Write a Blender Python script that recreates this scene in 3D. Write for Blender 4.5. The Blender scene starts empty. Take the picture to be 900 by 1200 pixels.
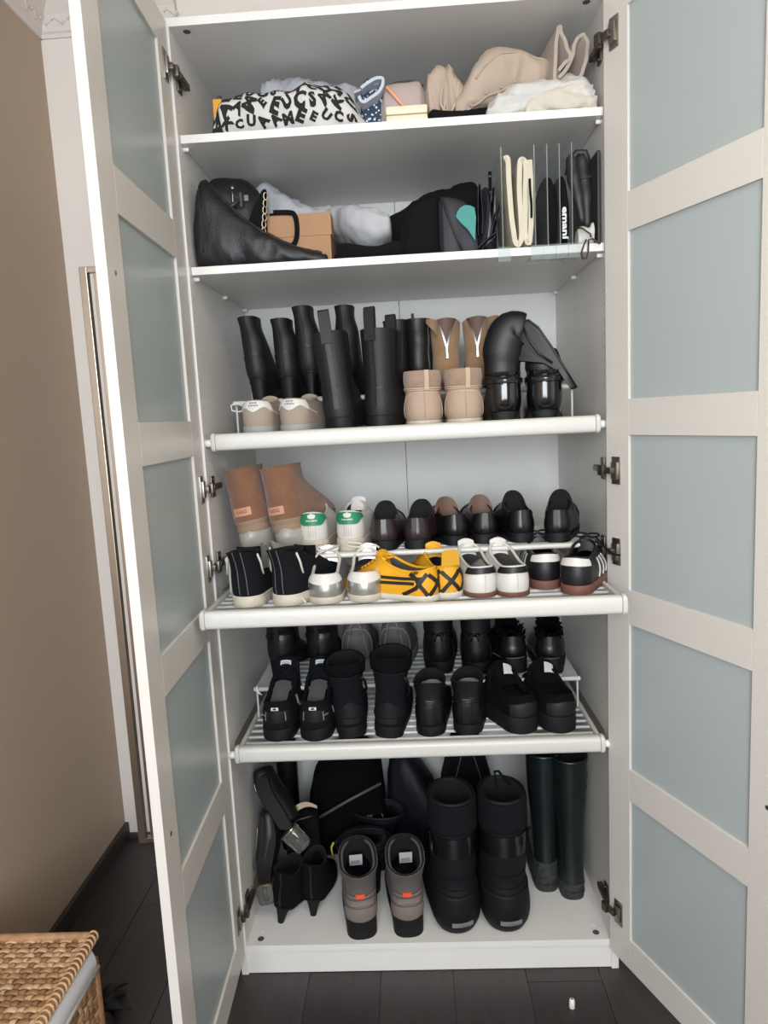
import bpy, bmesh, math, random
from mathutils import Vector, Matrix, noise
pi = math.pi; sin = math.sin; cos = math.cos; rad = math.radians
random.seed(7)
scene = bpy.context.scene
col = scene.collection

# ------------------------------------------------------------------ camera, world, lights, exposure
cam_d = bpy.data.cameras.new('camera'); cam = bpy.data.objects.new('camera', cam_d); col.objects.link(cam)
cam_d.sensor_fit = 'VERTICAL'; cam_d.sensor_height = 36.0; cam_d.lens = 817.66/1200*36; cam_d.clip_start = .02
cam.matrix_world = Matrix(((0.99812563, 0.04499387, 0.04148223, 0.01423),
                           (0.03498533, 0.13663613, -0.99000333, -1.66966),
                           (-0.05021205, 0.98959897, 0.13480590, 1.46158), (0, 0, 0, 1)))
scene.camera = cam
w = bpy.data.worlds.new('world'); scene.world = w; w.use_nodes = True
w.node_tree.nodes['Background'].inputs[0].default_value = (.62, .74, .95, 1)
w.node_tree.nodes['Background'].inputs[1].default_value = 1.0
def area(name, loc, rot, sx, sy, power, color):
    d = bpy.data.lights.new(name, 'AREA'); d.shape = 'RECTANGLE'; d.size = sx; d.size_y = sy
    d.energy = power; d.color = color
    o = bpy.data.objects.new(name, d); col.objects.link(o); o.location = loc; o.rotation_euler = rot
    return o
# daylight entering through the window behind the photographer
area('window_daylight', (-.05, -3.12, 1.72), (pi/2, 0, 0), 1.6, 1.5, 122, (.88, .94, 1.0))
# warm ceiling lamp in the middle of the room
lamp = area('ceiling_lamp', (.45, -1.55, 2.7), (0, 0, 0), .6, .6, 15, (1.0, .84, .64)); lamp.data.shape = 'DISK'
scene.view_settings.view_transform = 'Standard'; scene.view_settings.look = 'None'
scene.view_settings.exposure = -0.08; scene.view_settings.gamma = 1.0
scene.view_settings.use_curve_mapping = False

# ------------------------------------------------------------------ materials
def lin(c):
    if isinstance(c, str):
        c = [int(c[i:i+2], 16)/255 for i in (0, 2, 4)]
    return tuple((x/12.92 if x <= .04045 else ((x+.055)/1.055)**2.4) for x in c) + (1,)
def M(name, c, rough=.5, metal=0, bump=0, bscale=200, var=0, vscale=15, spec=.5, coat=0, sheen=0, alpha=1, trans=0, detail=4, stretch=None):
    m = bpy.data.materials.new(name); m.use_nodes = True
    nt = m.node_tree; b = nt.nodes['Principled BSDF']; c = lin(c)
    b.inputs['Base Color'].default_value = c; b.inputs['Roughness'].default_value = rough
    b.inputs['Metallic'].default_value = metal; b.inputs['Specular IOR Level'].default_value = spec
    if coat: b.inputs['Coat Weight'].default_value = coat; b.inputs['Coat Roughness'].default_value = .12
    if sheen: b.inputs['Sheen Weight'].default_value = sheen; b.inputs['Sheen Roughness'].default_value = .6
    if trans: b.inputs['Transmission Weight'].default_value = trans
    if alpha < 1: b.inputs['Alpha'].default_value = alpha
    tc = nt.nodes.new('ShaderNodeTexCoord'); src = tc.outputs['Object']
    if stretch:
        mp = nt.nodes.new('ShaderNodeMapping'); mp.inputs['Scale'].default_value = stretch
        nt.links.new(src, mp.inputs[0]); src = mp.outputs[0]
    if var:
        n = nt.nodes.new('ShaderNodeTexNoise'); n.inputs['Scale'].default_value = vscale; n.inputs['Detail'].default_value = detail
        nt.links.new(src, n.inputs['Vector'])
        r = nt.nodes.new('ShaderNodeMapRange'); r.inputs[1].default_value = .3; r.inputs[2].default_value = .7
        r.inputs[3].default_value = 1-var; r.inputs[4].default_value = 1+var
        nt.links.new(n.outputs['Fac'], r.inputs[0])
        mx = nt.nodes.new('ShaderNodeMix'); mx.data_type = 'RGBA'; mx.blend_type = 'MULTIPLY'; mx.inputs[0].default_value = 1
        mx.inputs[6].default_value = c
        cb = nt.nodes.new('ShaderNodeCombineColor')
        for k in range(3): nt.links.new(r.outputs[0], cb.inputs[k])
        nt.links.new(cb.outputs[0], mx.inputs[7]); nt.links.new(mx.outputs[2], b.inputs['Base Color'])
    if bump:
        n = nt.nodes.new('ShaderNodeTexNoise'); n.inputs['Scale'].default_value = bscale; n.inputs['Detail'].default_value = 3
        nt.links.new(src, n.inputs['Vector'])
        bp = nt.nodes.new('ShaderNodeBump'); bp.inputs['Strength'].default_value = bump; bp.inputs['Distance'].default_value = .002
        nt.links.new(n.outputs['Fac'], bp.inputs['Height']); nt.links.new(bp.outputs[0], b.inputs['Normal'])
    return m
WHITE = M('white_foil', 'dcdad6', .38, var=.015, vscale=3)
DOORW = M('door_paint', 'd2cdc6', .34, var=.015, vscale=3)
RAILW = M('white_rail_enamel', 'c9c7c1', .36)
BACKW = M('white_back_board', 'd9d8d3', .5)
SLATW = M('slat_enamel', 'd6d6d4', .35)
STEEL = M('brushed_nickel', '9a958c', .35, 1)
DSTEEL = M('dark_nickel', '6c675f', .42, 1)
HSTEEL = M('satin_handle_steel', '94897d', .3, 1)
PLAST = M('white_plastic', 'e4e4e0', .4)
DARKP = M('dark_plug_plastic', '4a4a48', .6)
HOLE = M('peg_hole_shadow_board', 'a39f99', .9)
WALL_T = M('taupe_wall_paint', 'b19e8b', .75, bump=.05, bscale=400, var=.02, vscale=2)
WALL_W = M('offwhite_wall_paint', 'e2dad2', .7, bump=.05, bscale=300)
PLASTER = M('white_plaster', 'd8d0c8', .75, bump=.1, bscale=120)
CEIL = M('ceiling_paint', 'e2dbd2', .8)
BASEB = M('dark_baseboard', '332d2a', .55)
def floor_mat():
    m = M('charcoal_laminate', '3b3533', .42, bump=.12, bscale=60, var=.14, vscale=9, stretch=(6, 1, 1))
    return m
FLOOR = floor_mat()
FLOOR2 = [M('charcoal_plank_%d' % i, c, .42, bump=.1, bscale=60, var=.14, vscale=9, stretch=(7, .8, 1)) for i, c in enumerate(('332e2e', '373232', '2f2b2b'))]
def frosted():
    m = bpy.data.materials.new('frosted_glass'); m.use_nodes = True; nt = m.node_tree
    b = nt.nodes['Principled BSDF']; out = nt.nodes['Material Output']
    b.inputs['Base Color'].default_value = lin('bfc8c8'); b.inputs['Roughness'].default_value = .3; b.inputs['Specular IOR Level'].default_value = .55
    t = nt.nodes.new('ShaderNodeBsdfTranslucent'); t.inputs[0].default_value = lin('c6d4d3')
    mx = nt.nodes.new('ShaderNodeMixShader'); mx.inputs[0].default_value = .28
    nt.links.new(b.outputs[0], mx.inputs[1]); nt.links.new(t.outputs[0], mx.inputs[2]); nt.links.new(mx.outputs[0], out.inputs[0])
    return m
FROST = frosted()

# ------------------------------------------------------------------ mesh helpers
def mobj(name, V, F, mat, parent=None, smooth=False, loc=None):
    me = bpy.data.meshes.new(name); me.from_pydata([tuple(v) for v in V], [], F)
    if smooth is True: me.polygons.foreach_set('use_smooth', [True]*len(me.polygons))
    me.materials.append(mat); me.update()
    if smooth == 'auto':
        me.polygons.foreach_set('use_smooth', [True]*len(me.polygons)); me.set_sharp_from_angle(angle=rad(38))
    o = bpy.data.objects.new(name, me); col.objects.link(o)
    if parent: o.parent = parent
    if loc: o.location = loc
    return o
def empty(name, loc=(0, 0, 0), rz=0, rx=0, ry=0, parent=None):
    o = bpy.data.objects.new(name, None); col.objects.link(o); o.location = loc; o.rotation_euler = (rx, ry, rz)
    o.empty_display_size = .03
    if parent: o.parent = parent
    return o
def tag(o, label, cat, group=None):
    o['label'] = label; o['category'] = cat
    if group: o['group'] = group
    return o
def struct(o):
    o['kind'] = 'structure'; return o
class MB:
    def __init__(s): s.V = []; s.F = []
    def add(s, V, F):
        n = len(s.V); s.V += [tuple(v) for v in V]; s.F += [tuple(i+n for i in f) for f in F]; return s
    def box(s, x0, x1, y0, y1, z0, z1, b=0):
        if b <= 0:
            V = [(x, y, z) for x in (x0, x1) for y in (y0, y1) for z in (z0, z1)]
            return s.add(V, [(0, 1, 3, 2), (4, 6, 7, 5), (0, 4, 5, 1), (2, 3, 7, 6), (0, 2, 6, 4), (1, 5, 7, 3)])
        bm = bmesh.new(); bmesh.ops.create_cube(bm, size=1)
        for v in bm.verts:
            v.co = ((x0+x1)/2+v.co.x*(x1-x0), (y0+y1)/2+v.co.y*(y1-y0), (z0+z1)/2+v.co.z*(z1-z0))
        bmesh.ops.bevel(bm, geom=bm.edges[:], offset=b, segments=2, affect='EDGES', profile=.6)
        bm.verts.index_update()
        V = [v.co.copy() for v in bm.verts]; F = [tuple(v.index for v in f.verts) for f in bm.faces]; bm.free()
        return s.add(V, F)
    def tube(s, pts, r, n=8, cap=True, closed=False, flat=1.0):
        pts = [Vector(p) for p in pts]; k = len(pts); up = Vector((0, 0, 1)); rings = []; prev = None
        for i, p in enumerate(pts):
            if closed: t = (pts[(i+1) % k]-pts[i-1])
            else: t = pts[min(i+1, k-1)]-pts[max(i-1, 0)]
            if t.length < 1e-9: t = Vector((0, 0, 1))
            t.normalize()
            if prev is None:
                a = up if abs(t.z) < .9 else Vector((1, 0, 0))
                u = t.cross(a).normalized()
            else:
                u = (prev-t*prev.dot(t))
                u = u.normalized() if u.length > 1e-6 else t.cross(up).normalized()
            prev = u; v = t.cross(u); rr = r[i] if isinstance(r, (list, tuple)) else r
            rings.append([p+u*rr*cos(2*pi*j/n)+v*rr*flat*sin(2*pi*j/n) for j in range(n)])
        return s.loft(rings, cap and not closed, cap and not closed, closed)
    def loft(s, rings, c0=False, c1=False, closed=False):
        n = len(rings[0]); V = [p for r in rings for p in r]; F = []
        m = len(rings)
        for i in range(m if closed else m-1):
            a = i*n; b = ((i+1) % m)*n
            for j in range(n):
                k = (j+1) % n; F.append((a+j, a+k, b+k, b+j))
        if c0: F.append(tuple(reversed(range(n))))
        if c1: F.append(tuple((m-1)*n+j for j in range(n)))
        return s.add(V, F)
    def cyl(s, p0, p1, r0, r1=None, n=16, cap=True):
        return s.tube([p0, p1], [r0, r0 if r1 is None else r1], n, cap)
    def grid(s, fn, nu, nv):
        V = [fn(i/(nu-1), j/(nv-1)) for j in range(nv) for i in range(nu)]
        return s.add(V, [(j*nu+i, j*nu+i+1, (j+1)*nu+i+1, (j+1)*nu+i) for j in range(nv-1) for i in range(nu-1)])
    def prism(s, poly, z0, z1):
        n = len(poly)
        return s.loft([[(x, y, z0) for x, y in poly], [(x, y, z1) for x, y in poly]], True, True)
    def build(s, name, mat, parent=None, smooth=False, loc=None): return mobj(name, s.V, s.F, mat, parent, smooth, loc)
def sm(t): t = max(0., min(1., t)); return t*t*(3-2*t)
def lerp(a, b, t): return a+(b-a)*t

# ------------------------------------------------------------------ the room
RX0, RX1, RY0, RY1, RZ = -1.075, 2.0, -3.0, .642, 2.79
def slab(name, x0, x1, y0, y1, z0, z1, mat, b=0): return struct(MB().box(x0, x1, y0, y1, z0, z1, b).build(name, mat))
fl = slab('floor', RX0-.1, RX1+.1, RY0-.1, RY1+.1, -.06, -.004, FLOOR)
# laminate planks, running towards the wardrobe
pw, k = .19, 0
for i in range(17):
    x0 = RX0+i*pw
    if x0 > RX1: break
    off = (i*.47) % 1.25; y = RY0-off
    while y < RY1:
        y0, y1 = max(y, RY0), min(y+1.25, RY1)
        if y1-y0 > .02:
            pl = MB().box(x0+.0008, min(x0+pw, RX1)-.0008, y0+.0008, y1-.0008, -.004, 0, .0009).build('plank', FLOOR2[k % 3], fl)
            k += 1
        y += 1.25
slab('ceiling', RX0-.1, RX1+.1, RY0-.1, RY1+.1, RZ, RZ+.1, CEIL)
slab('wall_left', RX0-.1, RX0, RY0-.1, RY1+.1, 0, RZ, WALL_T)
slab('wall_right', RX1, RX1+.1, RY0-.1, RY1+.1, 0, RZ, WALL_W)
slab('wall_back', RX0, RX1, RY1, RY1+.1, 0, RZ, WALL_W)
m = MB()
wx0, wx1, wz0, wz1 = -.85, .75, .97, 2.47
m.box(RX0, wx0, RY0-.1, RY0, 0, RZ); m.box(wx1, RX1, RY0-.1, RY0, 0, RZ); m.box(wx0, wx1, RY0-.1, RY0, 0, wz0); m.box(wx0, wx1, RY0-.1, RY0, wz1, RZ)
struct(m.build('wall_front', WALL_W))
m = MB()
for a in (wx0, (wx0+wx1)/2-.025, wx1-.05): m.box(a, a+.05, RY0-.09, RY0-.04, wz0, wz1)
for a in (wz0, wz1-.05): m.box(wx0, wx1, RY0-.09, RY0-.04, a, a+.05)
struct(m.build('window_1', WHITE))
struct(MB().box(RX0, RX0+.014, RY0, RY1, 0, .06, .002).build('baseboard_left', BASEB))
struct(MB().box(RX0+.014, RX1, RY1-.014, RY1, 0, .02, .002).build('baseboard_back', BASEB))
# plaster cornice: cove profile with a small ornament band
def cornice(name, along, a0, a1, wall, sgn):
    prof = [(0, -.115), (.006, -.115), (.008, -.104), (.014, -.1), (.016, -.088), (.03, -.06), (.052, -.035), (.08, -.018), (.092, -.016), (.096, -.004), (.11, -.004), (.11, 0), (0, 0)]
    rings = []
    for a in (a0, a1):
        if along == 'x': rings.append([(a, wall+sgn*d, RZ+z) for d, z in prof])
        else: rings.append([(wall+sgn*d, a, RZ+z) for d, z in prof])
    o = struct(MB().loft(rings, True, True).build(name, PLASTER))
    L = abs(a1-a0); n = 300 if L < 5 else 300
    mb = MB(); step = .05; q = a0
    mb = MB()
    while q < a1-.03:
        pts = []
        for t in range(9):
            f = t/8; z = -.074+.011*sin(f*2*pi); d = .0165+(z+.088)*.5; aa = q+.042*f+.006*sin(f*4*pi)
            pts.append((aa, wall+sgn*d, RZ+z) if along == 'x' else (wall+sgn*d, aa, RZ+z))
        mb.tube(pts, .0035, 5); q += step
    r = mb.build('leaf_relief', PLASTER, o, True); r['kind'] = 'stuff'
cornice('trim_1', 'x', RX0, -.64, RY1, -1)
cornice('trim_2', 'y', -.6, RY1, RX0, 1)

# ------------------------------------------------------------------ wardrobe
W0, WI, WD, WH = .499, .481, .58, 2.364
ward = empty('wardrobe', (0, 0, 0))
tag(ward, 'tall white open wardrobe filled with shoes, frosted glass doors swung wide', 'wardrobe')
for s in (-1, 1):
    a, b = sorted((s*WI, s*W0))
    MB().box(a, b, 0, WD, 0, WH, .0006).build('side_panel', WHITE, ward)
MB().box(-WI, WI, 0, WD, WH-.018, WH).build('top_panel', WHITE, ward)
MB().box(-WI, WI, 0, WD, .067, .085).build('bottom_panel', WHITE, ward)
MB().box(-WI, WI, .004, .02, 0.002, .067).build('plinth', WHITE, ward)
MB().box(-WI, -.0008, .561, .566, .085, WH-.018).build('back_panel', BACKW, ward)
MB().box(.0008, WI, .561, .566, .085, WH-.018).build('back_panel', BACKW, ward)
for zb in (2.106, 1.814):
    sh = MB().box(-WI+.001, WI-.001, .016, .556, zb, zb+.018, .0006).build('shelf', WHITE, ward)
    for s in (-1, 1):
        for yy in (.012+.025, .296, .529):
            MB().cyl((s*WI, yy, zb-.006), (s*(WI-.013), yy, zb-.006), .0055, .0045, 12).build('shelf_pin', PLAST, sh, True)
for s in (-1, 1):
    for zz, dz in ((WH-.018, -.0008), (.085, .0008)):
        for yy in (.0245, .53):
            MB().cyl((s*.447, yy, zz-.001), (s*.447, yy, zz+dz), .0085, n=20).build('cam_lock_cover', DARKP, ward)
        MB().cyl((s*.447, .0515, zz-.001), (s*.447, .0515, zz+dz), .0055, n=16).build('peg_cap', PLAST, ward)
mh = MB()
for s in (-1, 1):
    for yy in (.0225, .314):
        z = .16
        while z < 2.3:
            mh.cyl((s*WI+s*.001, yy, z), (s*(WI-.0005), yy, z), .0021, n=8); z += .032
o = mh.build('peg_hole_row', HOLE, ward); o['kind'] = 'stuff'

# doors
def door(side, hx, hy, th, name):
    T, Wd, st = .019, .495, .077
    # local: +u from the hinge edge (x), inner face at y=0, outer face at y=-T (sign by side), z up
    ang = math.atan2(-cos(th), side*sin(th))
    d = MB(); inn = 1 if side < 0 else -1      # local y sign of the inner face
    def bx(m, u0, u1, z0, z1, t0=0., t1=T, b=.0008):
        y0, y1 = sorted((-inn*t0, -inn*t1)); return m.box(u0, u1, y0, y1, z0, z1, b)
    bx(d, 0, st, .062, 2.357); bx(d, Wd-st, Wd, .062, 2.357)
    root = d.build('door', DOORW, ward)
    root.location = (hx, hy, 0); root.rotation_euler = (0, 0, ang)
    rails = [(.062, .142), (.514, .595), (.955, 1.036), (1.394, 1.474), (1.833, 1.914), (2.283, 2.357)]
    for z0, z1 in rails: bx(MB(), st+.0004, Wd-st-.0004, z0, z1).build('rail', DOORW, root)
    for (a, b), (c, e) in zip(rails, rails[1:]):
        bx(MB(), st, Wd-st, b, c, .006, .011, 0).build('glass_pane', FROST, root)
    # long bar handle on the outer face, its screws on the inner face
    hm = MB(); u = .459
    bx(hm, u-.007, u+.007, .69, 1.737, T+.027, T+.04, .001)
    bx(hm, u-.006, u+.006, .69, .70, T, T+.03, .001); bx(hm, u-.006, u+.006, 1.727, 1.737, T, T+.03, .001)
    bx(hm, u-.003, u+.003, .70, 1.727, T+.012, T+.018, .0005)
    hm.build('bar_handle', HSTEEL, root)
    for z in (.703, 1.725):
        MB().cyl((u, -inn*.0005, z), (u, inn*.0012, z), .0045, n=14).build('screw', STEEL, root)
    # hinges
    for z in (2.249, 1.312, 1.121, .189):
        h = MB(); bx(h, .022, .05, z-.032, z+.032, -.003, .001, .001)
        h.add(*(lambda q: (q.V, q.F))(bx(MB(), .026, .046, z-.02, z+.02, -.009, -.002, .002)))
        hob = h.build('hinge_cup', STEEL, root, 'auto')
        a2 = MB(); bx(a2, -.012, .034, z-.007, z+.007, -.017, -.008, .0015)
        bx(a2, -.006, .012, z-.012, z+.012, -.022, -.012, .002); a2.build('hinge_arm', DSTEEL, root, 'auto')
    for z in (2.249, 1.312, 1.121, .189):
        p = MB(); a, b = sorted((side*WI, side*(WI-.005))); p.box(a, b, .022, .052, z-.026, z+.026, .0015)
        a, b = sorted((side*(WI-.003), side*(WI-.017))); p.box(a, b, .006, .075, z-.007, z+.007, .002)
        for dz in (-.018, .018): p.cyl((side*(WI-.004), .037, z+dz), (side*(WI-.007), .037, z+dz), .004, n=10)
        p.build('hinge_plate', DSTEEL, ward, 'auto')
    return root
door(-1, -.4858, .0005-.004, -.0346, 'door')
door(1, .4752, .001-.006, .3927, 'door')

# pull-out shoe shelves
def shoe_shelf(yf, ztop, out):
    L = .4535
    # front rail: rounded D profile extruded along x
    prof = []
    for k in range(24):
        a = 2*pi*k/24; cx = cos(a); cz = sin(a)
        prof.append((math.copysign(abs(cx)**.7, cx)*.015, math.copysign(abs(cz)**.55, cz)*.0205))
    mk = lambda x, g=1: [(x, yf+p[0]*g, ztop-.0205+p[1]*g) for p in prof]
    rail = MB().loft([mk(-L), mk(L)], True, True).build('shoe_shelf', RAILW, ward, 'auto')
    for s in (-1, 1):
        rings = [mk(s*(L+.001), 1.0), mk(s*(L+.0015), 1.08), mk(s*(L+.0095), 1.1), mk(s*(L+.012), .98), mk(s*(L+.0125), .8)]
        MB().loft(rings, True, True).build('end_cap', RAILW, rail, 'auto')
        a, b = sorted((s*(L+.006), s*(L-.004)))
        MB().box(a, b, yf+.012, yf+.5, ztop-.03, ztop-.004, .0015).build('side_rail', RAILW, rail)
        if not out:
            MB().cyl((s*(L+.012), yf, ztop-.022), (s*(WI+.0005), yf, ztop-.022), .0095, n=16).build('pin', PLAST, rail, True)
        a, b = sorted((s*(L+.006), s*WI))
        MB().box(a, b, .05, .5, ztop-.03, ztop-.012).build('runner', STEEL, rail)
        # riser: post and end plate
        MB().cyl((s*.448, yf+.2, ztop-.012), (s*.448, yf+.2, ztop+.072), .003, n=8).build('riser_post', RAILW, rail)
        a, b = sorted((s*.452, s*.41))
        MB().box(a, b, yf+.196, yf+.475, ztop+.0735, ztop+.077, .001).build('riser_end_plate', SLATW, rail)
    zt = ztop-.011
    for y in [yf+.045+.036*i for i in range(12)]:
        MB().cyl((-L, y, zt-.004), (L, y, zt-.004), .004, n=8).build('slat', SLATW, rail, True)
    MB().box(-L, L, yf+.02, yf+.036, zt-.012, zt-.002, .002).build('slat_front_plate', SLATW, rail)
    MB().tube([(-.453, yf+.19, ztop+.0755), (.453, yf+.19, ztop+.0755)], .0065, 12).build('riser_front_bar', RAILW, rail, 'auto')
    for y in [yf+.222+.036*i for i in range(8)]:
        MB().box(-.41, .41, y-.011, y+.011, ztop+.0725, ztop+.0785, .0015).build('riser_slat', SLATW, rail)
    return rail
S1Y, S1Z = .018, 1.441
S3Y, S3Z = -.184, 1.056
S4Y, S4Z = 0.0, .647
shoe_shelf(S1Y, S1Z, False); shoe_shelf(S3Y, S3Z, True); shoe_shelf(S4Y, S4Z, False)

# ------------------------------------------------------------------ footwear toolkit
BLK = M('black_leather', '0c0c0f', .47, bump=.25, bscale=260, var=.12, vscale=30)
BLKS = M('black_smooth_leather', '0d0d10', .34, bump=.12, bscale=160, var=.1, vscale=25)
BLKM = M('black_matte_leather', '0d0d0f', .58, bump=.2, bscale=300, var=.1)
PAT = M('black_patent', '0d0d11', .16, bump=.05, bscale=60, coat=.6)
BSUE = M('black_suede', '0a0a0c', .95, bump=.5, bscale=500, spec=.15)
BCAN = M('black_canvas', '0e0f14', .9, bump=.6, bscale=900, spec=.2)
BRUB = M('black_rubber', '0d0d0f', .6, bump=.1, bscale=90, spec=.3)
DRUB = M('dark_heel_rubber', '121213', .7, bump=.2, bscale=150, spec=.3)
LINB = M('black_lining', '0a0a0c', .95)
LING = M('grey_lining', '8c8983', .9, bump=.3, bscale=500)
LINBR = M('brown_leather_lining', '5c4234', .6)
LINW = M('offwhite_lining', 'c9c4b8', .9)
WLEA = M('white_leather', 'cac7c1', .45, bump=.12, bscale=250, var=.03)
WRUB = M('offwhite_rubber', 'beb5a5', .6, bump=.1, bscale=90, var=.08, vscale=30)
GSUE = M('greige_suede', '9a8c7d', .95, bump=.4, bscale=500, var=.06)
GRUB = M('grey_rubber', '8f8f8b', .65)
TAN = M('tan_suede', '8e6f4f', .95, bump=.4, bscale=450, var=.12, vscale=25, sheen=.2)
UGGM = M('chestnut_suede', '77513a', .95, bump=.5, bscale=400, var=.16, vscale=22, sheen=.25)
UGGL = M('label_rose_leather', 'bd8a70', .7)
UGGD = M('label_print_brown', '6d4636', .8)
UGGS = M('taupe_sole_wrap', '8b7460', .8, bump=.2, bscale=200)
FILM = M('cloudy_plastic_film', 'b4b2a6', .35, trans=.35, bump=.6, bscale=45)
BEI = M('beige_nubuck', 'aa9481', .75, bump=.25, bscale=400, var=.05)
BEIS = M('beige_brushed_suede', '977f6c', .98, bump=.6, bscale=350, var=.1, vscale=40, sheen=.25)
BEIC = M('beige_cord', 'b9a28d', .8)
GRN = M('green_heel_leather', '1f7a52', .5, bump=.1, bscale=250)
SILV = M('silver_metallic_leather', 'b9b9b6', .34, .85, bump=.35, bscale=120, var=.08, vscale=40)
YEL = M('yellow_nylon', 'd69a13', .6, bump=.25, bscale=500, var=.06)
YELT = M('yellow_tab', 'c9931c', .55)
BSTR = M('black_stripe', '17140f', .6)
DBRN = M('dark_brown_leather', '2c2022', .32, bump=.15, bscale=200, var=.2, vscale=25)
GUM = M('gum_rubber', '6b4437', .6)
GREYM = M('grey_mesh', '5d5b5a', .85, bump=.4, bscale=600)
GREYD = M('grey_rim', '817e7b', .8)
TAUP = M('taupe_nubuck', '776c66', .95, bump=.4, bscale=350, var=.12, vscale=25)
TAUD = M('dark_taupe_shaft', '57514e', .95, bump=.4, bscale=350, var=.1, vscale=25)
ORNG = M('orange_tab', 'd8492a', .6)
LABW = M('white_cloth_label', 'cfcfd0', .8)
LABG = M('grey_print', '77777a', .8)
NYL = M('black_quilted_nylon', '0b0c11', .66, bump=.2, bscale=300, spec=.3)
WELL = M('dark_green_rubber', '111a1a', .33, bump=.05, bscale=40, var=.15, vscale=12)
WELLD = M('muddy_rubber', '2a2d2d', .8, bump=.4, bscale=90, var=.65, vscale=60)
NAVY = M('navy_leather', '0e121b', .4, bump=.2, bscale=250)
CLEAR = M('clear_acrylic_heel', 'c9cbc6', .08, trans=.9)
GOLD = M('pale_gold_metal', 'b7a88a', .3, 1)
ZIP = M('zip_metal', '8c8c8c', .35, 1)
FUR = M('black_shearling', '0b0b0d', 1, bump=1, bscale=260, spec=.1)
INSO = M('nude_insole', 'b7a48c', .6)

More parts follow.
